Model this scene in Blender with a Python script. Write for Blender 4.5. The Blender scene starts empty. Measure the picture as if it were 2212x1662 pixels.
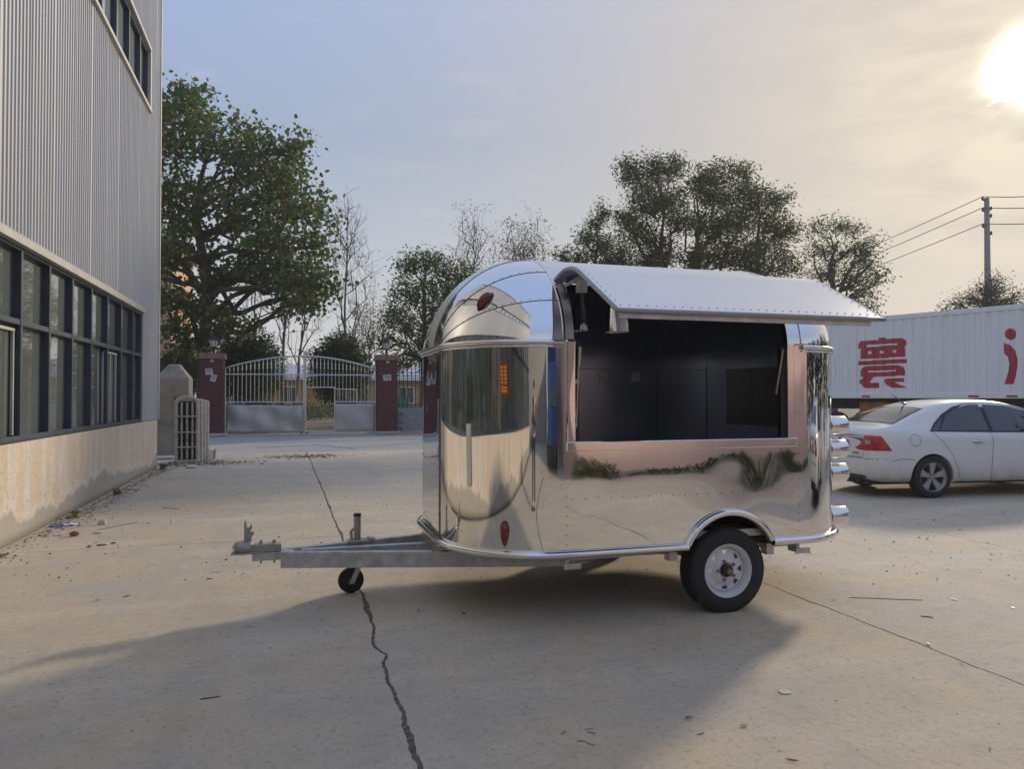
import bpy, bmesh, math, random
import numpy as np
from mathutils import Vector, Matrix
from mathutils.bvhtree import BVHTree
R = math.radians
rnd = random.Random(7)
nrs = np.random.RandomState(11)
scene = bpy.context.scene
COL = scene.collection
# ---------------------------------------------------------------- camera
YAW = R(16.4); CAMH = 1.5; F = 1600.0; U0 = 1106.0; V0 = 831.0; PITCH = math.atan(27 / 1600)
cam = bpy.data.cameras.new('camera'); cam.sensor_width = 36; cam.lens = 36 * F / 2212
cam.clip_start = 0.05; cam.clip_end = 3000
cobj = bpy.data.objects.new('camera', cam); COL.objects.link(cobj)
cobj.location = (0, 0, CAMH); cobj.rotation_euler = (R(90) + PITCH, 0, -YAW)
scene.camera = cobj
# ---------------------------------------------------------------- sun, sky, exposure
SUN_AZ = R(52.3); SUN_EL = R(19.7)
SUN = Vector((math.sin(SUN_AZ) * math.cos(SUN_EL), math.cos(SUN_AZ) * math.cos(SUN_EL), math.sin(SUN_EL)))
sl = bpy.data.lights.new('sun', 'SUN'); sl.energy = 2.15; sl.angle = R(4.5); sl.color = (1.0, 0.84, 0.62)
so = bpy.data.objects.new('sun', sl); COL.objects.link(so); so.rotation_euler = SUN.to_track_quat('Z', 'Y').to_euler(); so.location = (20, 20, 30)
world = bpy.data.worlds.new('World'); scene.world = world; world.use_nodes = True
wt = world.node_tree; wt.nodes.clear()
def wn(t, **k):
    n = wt.nodes.new(t)
    for a, b in k.items(): setattr(n, a, b)
    return n
def wmath(op, a, b=None, c=None):
    n = wn('ShaderNodeMath', operation=op)
    for i, x in enumerate((a, b, c)):
        if x is None: continue
        if isinstance(x, (int, float)): n.inputs[i].default_value = x
        else: wt.links.new(x, n.inputs[i])
    return n.outputs[0]
sky = wn('ShaderNodeTexSky', sky_type='NISHITA', sun_disc=False, sun_elevation=SUN_EL, sun_rotation=SUN_AZ, air_density=1.0, dust_density=1.0, ozone_density=1.6)
geo = wn('ShaderNodeNewGeometry')
tc = wn('ShaderNodeTexCoord')
dirv = tc.outputs['Generated']
dot = wn('ShaderNodeVectorMath', operation='DOT_PRODUCT'); wt.links.new(dirv, dot.inputs[0]); dot.inputs[1].default_value = SUN
mp = wn('ShaderNodeMapping'); mp.inputs['Scale'].default_value = (1.0, 1.0, 3.6); mp.inputs['Rotation'].default_value = (0.25, 0.1, 0.3); wt.links.new(dirv, mp.inputs['Vector'])
nz = wn('ShaderNodeTexNoise'); nz.inputs['Scale'].default_value = 2.3; nz.inputs['Detail'].default_value = 6; nz.inputs['Roughness'].default_value = 0.58; wt.links.new(mp.outputs[0], nz.inputs['Vector'])
nz2 = wn('ShaderNodeTexNoise'); nz2.inputs['Scale'].default_value = 7.5; nz2.inputs['Detail'].default_value = 7; nz2.inputs['Distortion'].default_value = 0.4; wt.links.new(mp.outputs[0], nz2.inputs['Vector'])
# thin high cloud sheet: greys the blue everywhere, thicker by noise
cl = wn('ShaderNodeMapRange'); cl.inputs['From Min'].default_value = 0.38; cl.inputs['From Max'].default_value = 0.72; cl.inputs['To Min'].default_value = 0.965; cl.inputs['To Max'].default_value = 0.985; wt.links.new(nz.outputs[0], cl.inputs['Value'])
dotc = wmath('MAXIMUM', dot.outputs['Value'], 0.0)
g1 = wmath('POWER', dotc, 6.0)
g2 = wmath('POWER', dotc, 45.0)
g3 = wmath('POWER', dotc, 2600.0)
brk = wn('ShaderNodeMapRange'); brk.inputs['From Min'].default_value = 0.40; brk.inputs['From Max'].default_value = 0.62; brk.inputs['To Min'].default_value = 1.15; brk.inputs['To Max'].default_value = 0.35; wt.links.new(nz2.outputs[0], brk.inputs['Value'])
brk2 = wn('ShaderNodeMapRange'); brk2.inputs['From Min'].default_value = 0.46; brk2.inputs['From Max'].default_value = 0.58; brk2.inputs['To Min'].default_value = 1.2; brk2.inputs['To Max'].default_value = 0.12; wt.links.new(nz2.outputs[0], brk2.inputs['Value'])
g2b = wmath('MULTIPLY', g2, brk.outputs[0])
g3b = wmath('MULTIPLY', g3, brk2.outputs[0])

def wscale(col, fac):
    n = wn('ShaderNodeVectorMath', operation='SCALE')
    if isinstance(col, tuple): n.inputs[0].default_value = col
    else: wt.links.new(col, n.inputs[0])
    if isinstance(fac, (int, float)): n.inputs['Scale'].default_value = fac
    else: wt.links.new(fac, n.inputs['Scale'])
    return n.outputs[0]
def wadd(a, b):
    n = wn('ShaderNodeVectorMath', operation='ADD'); wt.links.new(a, n.inputs[0]); wt.links.new(b, n.inputs[1]); return n.outputs[0]
mixc = wn('ShaderNodeMix', data_type='RGBA'); wt.links.new(cl.outputs[0], mixc.inputs[0]); wt.links.new(sky.outputs[0], mixc.inputs[6]); 
sepd = wn('ShaderNodeSeparateXYZ'); wt.links.new(dirv, sepd.inputs[0])
elr = wn('ShaderNodeValToRGB'); wt.links.new(sepd.outputs[2], elr.inputs[0]); ce = elr.color_ramp.elements
ce[0].position = 0.0; ce[0].color = (4.2, 4.1, 3.95, 1); ce[1].position = 0.55; ce[1].color = (2.3, 3.0, 4.75, 1)
x_ = ce.new(0.16); x_.color = (3.1, 3.4, 3.8, 1); x_ = ce.new(0.33); x_.color = (2.1, 2.65, 3.65, 1)
wt.links.new(elr.outputs[0], mixc.inputs[7])
wm = wn('ShaderNodeMix', data_type='RGBA'); wt.links.new(wmath('MULTIPLY', g1, 0.95), wm.inputs[0]); wt.links.new(mixc.outputs[2], wm.inputs[6]); wm.inputs[7].default_value = (4.35, 3.8, 3.15, 1)
wisp = wn('ShaderNodeMapRange'); wisp.inputs['From Min'].default_value = 0.56; wisp.inputs['From Max'].default_value = 0.74; wisp.inputs['To Max'].default_value = 0.2; wt.links.new(nz2.outputs[0], wisp.inputs['Value'])
wm2 = wn('ShaderNodeMix', data_type='RGBA'); wt.links.new(wisp.outputs[0], wm2.inputs[0]); wt.links.new(wm.outputs[2], wm2.inputs[6]); wm2.inputs[7].default_value = (4.3, 4.1, 4.0, 1)
tot = wm2.outputs[2]
tot = wadd(tot, wscale((1.3, 1.15, 0.75), g2b))
tot = wadd(tot, wscale((110.0, 102.0, 84.0), g3b))
bg = wn('ShaderNodeBackground'); bg.inputs['Strength'].default_value = 0.13
wo = wn('ShaderNodeOutputWorld'); wt.links.new(tot, bg.inputs[0]); wt.links.new(bg.outputs[0], wo.inputs[0])
vs = scene.view_settings; vs.view_transform = 'Standard'; vs.look = 'None'; vs.gamma = 1.0; vs.exposure = 0.33; vs.use_curve_mapping = False
scene.cycles.max_bounces = 8; scene.cycles.use_denoising = True
scene.cycles.sample_clamp_indirect = 6.0
# ---------------------------------------------------------------- helpers
CY, SY = math.cos(YAW), math.sin(YAW)
def at(u, v, depth):
    """point in the place at a given distance along the view axis"""
    lat = (u - U0) / F * depth
    return Vector((SY * depth + CY * lat, CY * depth - SY * lat, CAMH + (858 - v) / F * depth))
def gnd(u, v):
    return at(u, v, F * CAMH / (v - 858))
def link(o): COL.objects.link(o); return o
def wloc(o):
    l = Vector((0, 0, 0))
    while o is not None: l += o.location; o = o.parent
    return l
def tag(o, label=None, cat=None, group=None, kind=None):
    if label: o['label'] = label
    if cat: o['category'] = cat
    if group: o['group'] = group
    if kind: o['kind'] = kind
    return o
def thing(name, label, cat, loc=(0, 0, 0), rz=0.0, group=None):
    o = link(bpy.data.objects.new(name, None)); o.location = loc; o.rotation_euler = (0, 0, rz); o.empty_display_size = 0.2
    return tag(o, label, cat, group)
class MB:
    def __init__(s): s.v = []; s.f = []
    def add(s, vs_, fs):
        b = len(s.v); s.v += [tuple(p) for p in vs_]; s.f += [tuple(i + b for i in f) for f in fs]; return s
    def box(s, x0, y0, z0, x1, y1, z1):
        return s.add([(x0, y0, z0), (x1, y0, z0), (x1, y1, z0), (x0, y1, z0), (x0, y0, z1), (x1, y0, z1), (x1, y1, z1), (x0, y1, z1)],
                     [(0, 3, 2, 1), (4, 5, 6, 7), (0, 1, 5, 4), (1, 2, 6, 5), (2, 3, 7, 6), (3, 0, 4, 7)])
    def obox(s, c, size, m=None):
        m = m or Matrix.Identity(3); h = [x / 2 for x in size]; vs_ = []
        for z in (-1, 1):
            for x, y in ((-1, -1), (1, -1), (1, 1), (-1, 1)):
                vs_.append(Vector(c) + m @ Vector((x * h[0], y * h[1], z * h[2])))
        return s.add(vs_, [(0, 3, 2, 1), (4, 5, 6, 7), (0, 1, 5, 4), (1, 2, 6, 5), (2, 3, 7, 6), (3, 0, 4, 7)])
    def beam(s, a, b, w, h, up=(0, 0, 1)):
        a, b = Vector(a), Vector(b); d = (b - a).normalized(); x = d.cross(Vector(up)).normalized(); z = x.cross(d)
        m = Matrix((x, d, z)).transposed()
        return s.obox((a + b) / 2, (w, (b - a).length, h), m)
    def tube(s, path, r, n=8, cap=True, flat=1.0):
        path = [Vector(p) for p in path]; k = len(path); rs = r if isinstance(r, (list, tuple)) else [r] * k
        t = (path[1] - path[0]).normalized(); a = t.orthogonal().normalized(); rings = []
        for i, p in enumerate(path):
            t2 = (path[min(i + 1, k - 1)] - path[max(i - 1, 0)]).normalized()
            q = t.rotation_difference(t2); a = q @ a; t = t2; a = (a - t * a.dot(t)).normalized(); b = t.cross(a)
            rings.append([p + (a * math.cos(2 * math.pi * j / n) + b * math.sin(2 * math.pi * j / n) * flat) * rs[i] for j in range(n)])
        vs_ = [p for rg in rings for p in rg]; fs = []
        for i in range(k - 1):
            for j in range(n):
                j2 = (j + 1) % n; fs.append((i * n + j, i * n + j2, (i + 1) * n + j2, (i + 1) * n + j))
        if cap: fs += [tuple(range(n - 1, -1, -1)), tuple((k - 1) * n + j for j in range(n))]
        return s.add(vs_, fs)
    def lathe(s, prof, n=24, o=(0, 0, 0), axis='z', cap=False):
        vs_ = []; fs = []; k = len(prof)
        for r, h in prof:
            for j in range(n):
                c, d = r * math.cos(2 * math.pi * j / n), r * math.sin(2 * math.pi * j / n)
                p = {'z': (c, d, h), 'y': (d, h, c), 'x': (h, c, d)}[axis]
                vs_.append((p[0] + o[0], p[1] + o[1], p[2] + o[2]))
        for i in range(k - 1):
            for j in range(n):
                j2 = (j + 1) % n; fs.append((i * n + j, i * n + j2, (i + 1) * n + j2, (i + 1) * n + j))
        if cap: fs += [tuple(range(n - 1, -1, -1)), tuple((k - 1) * n + j for j in range(n))]
        return s.add(vs_, fs)
    def grid(s, fn, nu, nv, keep=None):
        vs_ = [fn(i / nu, j / nv) for i in range(nu + 1) for j in range(nv + 1)]; fs = []
        for i in range(nu):
            for j in range(nv):
                if keep and not keep((i + .5) / nu, (j + .5) / nv): continue
                a = i * (nv + 1) + j; fs.append((a, a + nv + 1, a + nv + 2, a + 1))
        return s.add(vs_, fs)
    def prism(s, poly, fn0, fn1):
        n = len(poly); vs_ = [fn0(*p) for p in poly] + [fn1(*p) for p in poly]
        return s.add(vs_, [tuple(range(n - 1, -1, -1)), tuple(range(n, 2 * n))] + [(i, (i + 1) % n, n + (i + 1) % n, n + i) for i in range(n)])
    def mesh(s, name, mat, smooth=0, off=None):
        me = bpy.data.meshes.new(name)
        vs_ = s.v if off is None else [(p[0] - off[0], p[1] - off[1], p[2] - off[2]) for p in s.v]
        me.from_pydata(vs_, [], s.f); 
        if mat: me.materials.append(mat)
        bm = bmesh.new(); bm.from_mesh(me); bmesh.ops.recalc_face_normals(bm, faces=bm.faces); bm.to_mesh(me); bm.free()
        if smooth:
            me.polygons.foreach_set('use_smooth', [True] * len(me.polygons)); me.set_sharp_from_angle(angle=R(smooth))
        me.update(); return me
    def build(s, name, mat, parent=None, smooth=0, local=False, bevel=0, solid=0):
        """vertices are world points unless local; children keep the parent's base as origin"""
        off = None if (local or parent is None) else wloc(parent)
        o = link(bpy.data.objects.new(name, s.mesh(name, mat, smooth, off))); o.parent = parent
        if solid: m = o.modifiers.new('thick', 'SOLIDIFY'); m.thickness = solid; m.offset = 0
        if bevel: m = o.modifiers.new('bevel', 'BEVEL'); m.width = bevel; m.segments = 2; m.limit_method = 'ANGLE'
        return o
def inst(name, me, parent, loc=(0, 0, 0), rot=(0, 0, 0), scale=(1, 1, 1)):
    o = link(bpy.data.objects.new(name, me)); o.parent = parent; o.location = loc; o.rotation_euler = rot; o.scale = scale; return o
def copy_tree(o, parent=None):
    c = o.copy(); COL.objects.link(c); c.parent = parent
    for ch in list(o.children): copy_tree(ch, c)
    return c
# ---------------------------------------------------------------- materials
class NT:
    def __init__(s, name):
        s.m = bpy.data.materials.new(name); s.m.use_nodes = True; s.t = s.m.node_tree
        s.b = s.t.nodes['Principled BSDF']; s.out = s.t.nodes['Material Output']; s._pos = None
    def n(s, t, **k):
        x = s.t.nodes.new(t)
        for a, b in k.items(): setattr(x, a, b)
        return x
    def set(s, x, i, v):
        if hasattr(v, 'is_output'): s.t.links.new(v, x.inputs[i])
        else: x.inputs[i].default_value = v
    def pos(s, scale=(1, 1, 1), obj=False):
        if obj: src = s.n('ShaderNodeTexCoord').outputs['Object']
        else: src = s.n('ShaderNodeNewGeometry').outputs['Position']
        m = s.n('ShaderNodeMapping'); s.set(m, 'Vector', src); m.inputs['Scale'].default_value = scale; return m.outputs[0]
    def noise(s, scale, detail=4, vec=None, rough=.55, dist=0.0):
        x = s.n('ShaderNodeTexNoise'); s.set(x, 'Vector', vec if vec is not None else s.pos()); x.inputs['Scale'].default_value = scale
        x.inputs['Detail'].default_value = detail; x.inputs['Roughness'].default_value = rough; x.inputs['Distortion'].default_value = dist; return x.outputs[0]
    def ramp(s, fac, stops):
        x = s.n('ShaderNodeValToRGB'); s.set(x, 0, fac); e = x.color_ramp.elements
        while len(e) < len(stops): e.new(0.5)
        for el, (p, c) in zip(e, stops):
            el.position = p; el.color = (c if isinstance(c, tuple) else (c, c, c)) + (1,)
        return x.outputs[0]
    def mix(s, fac, a, b, mode='MIX'):
        x = s.n('ShaderNodeMix', data_type='RGBA', blend_type=mode); s.set(x, 0, fac)
        for i, v in ((6, a), (7, b)): s.set(x, i, v + (1,) if isinstance(v, tuple) else v)
        return x.outputs[2]
    def math(s, op, a, b=0.0):
        x = s.n('ShaderNodeMath', operation=op); s.set(x, 0, a); s.set(x, 1, b); return x.outputs[0]
    def bump(s, h, strength, dist=0.01, nrm=None):
        x = s.n('ShaderNodeBump'); s.set(x, 'Height', h); x.inputs['Strength'].default_value = strength; x.inputs['Distance'].default_value = dist
        if nrm is not None: s.set(x, 'Normal', nrm)
        s.t.links.new(x.outputs[0], s.b.inputs['Normal']); return x.outputs[0]
    def p(s, **k):
        names = dict(col='Base Color', rough='Roughness', metal='Metallic', spec='Specular IOR Level', coat='Coat Weight', emit='Emission Color', es='Emission Strength', alpha='Alpha', trans='Transmission Weight', crough='Coat Roughness')
        for a, v in k.items(): s.set(s.b, names[a], v + (1,) if isinstance(v, tuple) else v)
        return s.m
def mat(name, col, rough=.6, metal=0.0, var=.12, vs_=6.0, bump=0.0, bs=60.0, bd=.004, spec=.5, coat=0.0, obj=False):
    t = NT(name); v = t.pos(obj=obj)
    if var:
        f = t.noise(vs_, 5, v); c = t.ramp(f, [(.3, tuple(x * (1 - var) for x in col)), (.7, tuple(min(1, x * (1 + var)) for x in col))])
    else: c = col
    if bump: t.bump(t.noise(bs, 4, v), bump, bd)
    return t.p(col=c, rough=rough, metal=metal, spec=spec, coat=coat)
# ================================================================ materials
def concrete(name, a, b, c, chips=True):
    t = NT(name); big = t.noise(.22, 5, rough=.6); mid = t.noise(1.1, 7, rough=.65, dist=.5); fine = t.noise(26, 6, rough=.7); grain = t.noise(170, 3)
    str_ = t.noise(1.0, 6, t.pos((.35, 1.6, 1)), .65, .3)
    col = t.mix(t.ramp(big, [(.34, 0.), (.66, 1.)]), a, b)
    col = t.mix(t.ramp(mid, [(.40, 0.), (.62, .85)]), col, c)
    col = t.mix(t.ramp(str_, [(.48, 0.), (.66, .55)]), col, tuple(x * 1.28 for x in a))
    col = t.mix(t.ramp(fine, [(.32, .65), (.48, 0.)]), col, tuple(x * .55 for x in a))
    col = t.mix(t.ramp(grain, [(.28, .60), (.46, 0.), (.75, 0.)]), col, tuple(x * .48 for x in a))
    col = t.mix(t.ramp(t.noise(120, 3), [(.56, 0.), (.72, .5)]), col, tuple(min(1, x * 1.45) for x in a))
    col = t.mix(t.ramp(t.noise(4.5, 8, rough=.75), [(.36, .40), (.50, 0.)]), col, tuple(x * .72 for x in a))
    trk = t.noise(.8, 4, t.pos((1.9, .12, 1)), .6)
    col = t.mix(t.ramp(trk, [(.56, 0.), (.68, .30)]), col, tuple(x * .70 for x in a))
    vo = t.n('ShaderNodeTexVoronoi'); t.set(vo, 'Vector', t.pos()); vo.inputs['Scale'].default_value = 9.0
    pit = t.ramp(vo.outputs['Distance'], [(.05, 1.), (.10, 0.)])
    sel = t.ramp(t.noise(3.1, 2), [(.46, 0.), (.54, 1.)])
    col = t.mix(t.math('MULTIPLY', pit, sel), col, tuple(x * .42 for x in a))
    oi = t.n('ShaderNodeObjectInfo'); hs = t.n('ShaderNodeHueSaturation'); t.set(hs, 'Color', col)
    mr = t.n('ShaderNodeMapRange'); t.set(mr, 'Value', oi.outputs['Random']); mr.inputs['To Min'].default_value = .94; mr.inputs['To Max'].default_value = 1.05
    t.set(hs, 'Value', mr.outputs[0])
    h = t.math('ADD', t.math('MULTIPLY', fine, .6), t.math('ADD', t.math('MULTIPLY', mid, .8), t.math('MULTIPLY', grain, .25)))
    t.bump(h, .35, .012)
    return t.p(col=hs.outputs[0], rough=.86, spec=.3)
M_CONC = concrete('yard_concrete', (.505, .445, .355), (.45, .42, .37), (.56, .465, .325))
M_ROAD = concrete('road_concrete', (.40, .39, .375), (.43, .42, .405), (.36, .345, .325))
M_EARTH = mat('bare_earth', (.16, .125, .085), .95, var=.35, vs_=1.5, bump=.5, bs=12, bd=.03)
M_JOINT = mat('joint_dirt', (.17, .153, .13), .95, var=.3, vs_=30, bump=.5, bs=60)
def siding():
    t = NT('grey_siding'); n1 = t.noise(.5, 4, t.pos((1, 1, .25))); n2 = t.noise(6, 5, t.pos((1, 3, .2)))
    c = t.mix(t.ramp(n1, [(.3, 0.), (.7, 1.)]), (.41, .415, .425), (.47, .475, .48)); c = t.mix(t.ramp(n2, [(.55, 0.), (.8, .35)]), c, (.33, .32, .30))
    oi = t.n('ShaderNodeObjectInfo'); hs = t.n('ShaderNodeHueSaturation'); t.set(hs, 'Color', c); mr = t.n('ShaderNodeMapRange'); t.set(mr, 'Value', oi.outputs['Random']); mr.inputs['To Min'].default_value = .95; mr.inputs['To Max'].default_value = 1.04
    t.set(hs, 'Value', mr.outputs[0])
    return t.p(col=hs.outputs[0], rough=.45, metal=.25)
M_SIDE = siding()
M_TRIM = mat('grey_trim', (.42, .41, .39), .5, .2, .12, 3)
def plaster():
    t = NT('stained_plaster'); sp = t.n('ShaderNodeSeparateXYZ'); t.set(sp, 0, t.n('ShaderNodeNewGeometry').outputs['Position']); z = sp.outputs[2]
    big = t.noise(.9, 5, t.pos((1, 1, .6)), .6); st = t.noise(2.6, 7, t.pos((1, 2.2, .28)), .7, .6); fine = t.noise(22, 5)
    col = t.mix(t.ramp(big, [(.35, 0.), (.65, 1.)]), (.60, .485, .355), (.56, .475, .375))
    col = t.mix(t.ramp(t.noise(2.2, 5), [(.52, 0.), (.68, .6)]), col, (.66, .53, .28))          # ochre patches
    col = t.mix(t.ramp(st, [(.46, 0.), (.60, .85)]), col, (.62, .61, .585))                        # grey-white runs
    lvl = t.math('ADD', z, t.math('MULTIPLY', t.math('SUBTRACT', t.noise(.45, 4, t.pos((1, 1, .2)), .62), .5), -1.1))
    lvl = t.math('ADD', lvl, t.math('MULTIPLY', t.math('SUBTRACT', st, .5), -.20))
    wet = t.ramp(lvl, [(.24, 1.), (.34, 0.)]); edge = t.ramp(lvl, [(.27, 0.), (.30, .34), (.34, .2), (.42, 0.)])
    col = t.mix(wet, col, (.40, .37, .32)); col = t.mix(edge, col, (.78, .75, .70))
    col = t.mix(t.ramp(z, [(.0, .75), (.10, .0)]), col, (.13, .115, .085))                       # splash dirt at the foot
    col = t.mix(t.ramp(fine, [(.3, .35), (.5, 0.)]), col, (.24, .2, .15))
    t.bump(t.math('ADD', fine, st), .4, .01)
    return t.p(col=col, rough=.9, spec=.25)
M_PLAST = plaster()
M_FRAME = mat('navy_steel_frame', (.045, .06, .085), .5, .3, .25, 5)
def glass(name, a, b, rough, spec, dust=None):
    t = NT(name); n = t.noise(1.6, 5, t.pos((1, 1, .8))); d = t.noise(9, 5)
    c = t.mix(t.ramp(n, [(.35, 0.), (.7, 1.)]), a, b)
    if dust:                              # a film of dust hides more the flatter one looks along it
        lw = t.n('ShaderNodeLayerWeight'); lw.inputs[0].default_value = .35; c = t.mix(t.ramp(lw.outputs['Facing'], [(.25, 0.), (.75, 1.)]), c, dust)
    t.bump(t.noise(.9, 1), .10, .03)
    r = t.ramp(d, [(.3, rough), (.8, rough * 2.2)])
    return t.p(col=c, rough=r, spec=spec, coat=1.0, crough=.02)
M_PANE = glass('dusty_pane', (.022, .030, .030), (.055, .065, .06), .04, .8, (.19, .215, .195))
M_PANEU = glass('pale_upper_pane', (.34, .40, .43), (.42, .48, .50), .05, .9)
M_FARPANE = glass('dark_pane', (.02, .03, .04), (.05, .06, .07), .08, .6)
def mirror(name, base, rough, w1, w2, vary=.02):
    t = NT(name); v = t.pos(obj=False)
    a = t.noise(1.3, 0, v, .4); b = t.noise(3.4, 0, v, .45); sm = t.noise(3.0, 5, v, .6)
    t.bump(t.math('ADD', t.math('MULTIPLY', a, w1), t.math('MULTIPLY', b, w2)), 1.0, 1.0)
    r = t.ramp(sm, [(.35, rough), (.7, rough + vary)])
    return t.p(col=base, rough=r, metal=1.0)
M_MIRROR = mirror('polished_stainless', (.80, .79, .775), .012, .022, .004, .035)
M_MIRRORC = mirror('polished_stainless_curved', (.80, .79, .775), .012, .010, .002, .035)
M_DOME = mirror('polished_dome_sheet', (.83, .83, .83), .015, .012, .003, .04)
M_CHROME = mat('bright_trim', (.82, .81, .80), .10, 1.0, .03)
M_SATIN = mat('satin_roof_sheet', (.76, .80, .84), .34, .9, .03, 2, .03, 300, .001)
def blackwall():
    t = NT('black_film_lining'); n = t.noise(1.1, 2); t.bump(t.math('MULTIPLY', n, .03), 1.0, 1.0)
    return t.p(col=(.50, .55, .66), rough=t.ramp(t.noise(2.5, 3), [(.3, .28), (.7, .40)]), metal=1.0, spec=.55)
M_LINING = blackwall()
M_DARK = mat('dark_underside', (.02, .02, .022), .7, 0, .3)
M_GALV = mat('galvanised_steel', (.50, .51, .51), .42, .75, .22, 14, .08, 60, .002)
M_GALVD = mat('dull_zinc', (.36, .35, .31), .5, .6, .2, 30)
M_RUBBER = mat('tyre_rubber', (.022, .022, .024), .78, 0, .25, 20, .15, 90, .003)
M_WRIM = mat('white_wheel_enamel', (.66, .67, .72), .35, 0, .04, 8)
M_BLACKP = mat('black_paint', (.015, .015, .016), .4, 0, .2)
M_BRASS = mat('worn_bolt_metal', (.33, .27, .18), .45, .7, .2, 60)
M_RED = mat('red_marker_lens', (.17, .005, .010), .12, 0, .25, 30, coat=.6)
M_REDLENS = mat('red_tail_lens', (.42, .012, .012), .15, 0, .12, 30, coat=.5)
M_RIVET = mat('rivet_head', (.16, .155, .15), .35, .9, .1)
M_CREAM = mat('cream_strip', (.84, .80, .70), .6, 0, .08, 20)
M_SOCKET = mat('socket_plate_plastic', (.75, .75, .74), .4, 0, .05)
def carpaint():
    t = NT('white_car_paint'); tc_ = t.n('ShaderNodeTexCoord'); sp = t.n('ShaderNodeSeparateXYZ'); t.set(sp, 0, tc_.outputs['Object'])
    v = t.math('ADD', sp.outputs[2], t.math('MULTIPLY', t.math('SUBTRACT', t.noise(5, 6, t.pos((1, 1, 1), True), .7), .5), .45))
    d = t.ramp(v, [(.22, .75), (.40, .28), (.62, 0.)]); c = t.mix(d, (.76, .76, .75), (.40, .35, .28))
    return t.p(col=c, rough=t.ramp(d, [(.0, .24), (.6, .7)]), coat=.5)
M_WHITECAR = carpaint()
M_SEAM = mat('dark_seam', (.03, .03, .03), .7, 0, 0)
M_CARGLASS = NT('tinted_car_glass').p(col=(.018, .026, .032), rough=.03, spec=.8, coat=.4)
M_ALLOY = mat('alloy_wheel', (.42, .42, .43), .35, .7, .05)
M_GREYPL = mat('grey_plastic', (.06, .06, .06), .6)
M_CLEARL = mat('clear_lamp', (.40, .33, .32), .15, 0, .1, 40, coat=.5)
M_PLATE = mat('blue_plate', (.03, .09, .42), .4, 0, .05)
M_WHITE = mat('white_print', (.75, .75, .74), .5, 0, .03)
M_CONT = None
def contpaint():
    t = NT('white_container_paint'); n = t.noise(.6, 5, t.pos((1, 1, .35))); s = t.noise(5, 6, t.pos((1.4, 1.4, .12)), .7)
    c = t.mix(t.ramp(n, [(.3, 0.), (.7, 1.)]), (.74, .755, .765), (.79, .79, .775)); c = t.mix(t.ramp(s, [(.54, 0.), (.78, .5)]), c, (.42, .39, .34))
    return t.p(col=c, rough=.5)
M_CONT = contpaint()
M_REDP = mat('red_lettering_paint', (.40, .030, .052), .5, 0, .1, 2)
M_ORANGE = mat('faded_orange_paint', (.33, .12, .03), .7, 0, .3, 4)
M_PILLAR = mat('maroon_pillar_paint', (.085, .026, .028), .75, 0, .16, 2.5, .2, 20)
M_CAPST = mat('worn_capstone', (.22, .13, .11), .85, 0, .35, 8, .3, 20)
M_STEELB = mat('stainless_bar', (.58, .57, .55), .3, .9, .1)
M_SHEET = mat('dented_gate_sheet', (.40, .39, .39), .42, .45, .12, 1.2)
M_IRON = mat('black_wrought_iron', (.018, .018, .02), .55, .2, .2)
M_BLOCK = mat('grey_concrete_block', (.25, .26, .28), .9, 0, .15, 5, .3, 40)
M_MORTAR = mat('mortar', (.17, .17, .175), .95, 0, .1)
M_POST = mat('weathered_concrete_post', (.27, .245, .205), .92, 0, .28, 2.2, .4, 24)
M_RUST = mat('rusty_steel', (.075, .035, .025), .85, 0, .4, 12, .3, 40)
M_RAD = mat('dusty_cream_enamel', (.42, .39, .33), .65, 0, .22, 9, .2, 40)
M_LAMPGL = mat('frosted_lantern_glass', (.45, .50, .46), .3, 0, .1)
M_PEACH = mat('peach_render', (.62, .40, .25), .85, 0, .10, 1.2)
M_YELLOW = mat('ochre_yellow_render', (.40, .28, .11), .85, 0, .14, 1.2)
M_PINK = mat('pink_render', (.66, .475, .435), .85, 0, .07, .8)
M_ROOFW = mat('pale_roof_sheet', (.48, .52, .56), .6, 0, .1)
M_PAPER = mat('torn_paper', (.50, .50, .47), .8, 0, .3, 18)
M_CARD = mat('cardboard', (.42, .33, .22), .85, 0, .12, 20)
M_BRICK = mat('brick_red', (.22, .085, .045), .9, 0, .3, 20, .4, 40)
M_BLUE = mat('blue_packet', (.03, .10, .50), .35, 0, .1)
M_BLUEVAN = mat('blue_lorry_paint', (.02, .06, .20), .3, 0, .08, coat=.4)
M_POLE = mat('concrete_pole', (.26, .25, .24), .85, 0, .12)
M_WIRE = mat('wire', (.035, .035, .04), .7)
M_TWIG = mat('dry_twig', (.10, .075, .05), .9, 0, .3, 30)
M_TEAL = mat('teal_sheet', (.05, .36, .30), .6)
def leafmat(name, stops, tr=.35):
    t = NT(name); g = t.n('ShaderNodeNewGeometry'); c = t.ramp(g.outputs['Random Per Island'], stops)
    t.p(col=c, rough=.5, spec=.35)
    tl = t.n('ShaderNodeBsdfTranslucent'); hs = t.n('ShaderNodeHueSaturation'); t.set(hs, 'Color', c); hs.inputs['Value'].default_value = 1.5; hs.inputs['Hue'].default_value = .485; t.set(tl, 'Color', hs.outputs[0])
    mx = t.n('ShaderNodeMixShader'); mx.inputs[0].default_value = tr; t.t.links.new(t.b.outputs[0], mx.inputs[1]); t.t.links.new(tl.outputs[0], mx.inputs[2]); t.t.links.new(mx.outputs[0], t.out.inputs[0]); return t.m
L_BIG = leafmat('broad_leaf', [(.0, (.034, .070, .022)), (.45, (.056, .115, .030)), (.78, (.095, .150, .036)), (.92, (.15, .13, .045)), (1., (.17, .105, .055))], .42)
L_MID = leafmat('mid_green_leaf', [(.0, (.045, .075, .026)), (.6, (.08, .12, .036)), (1., (.16, .155, .05))], .42)
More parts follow.
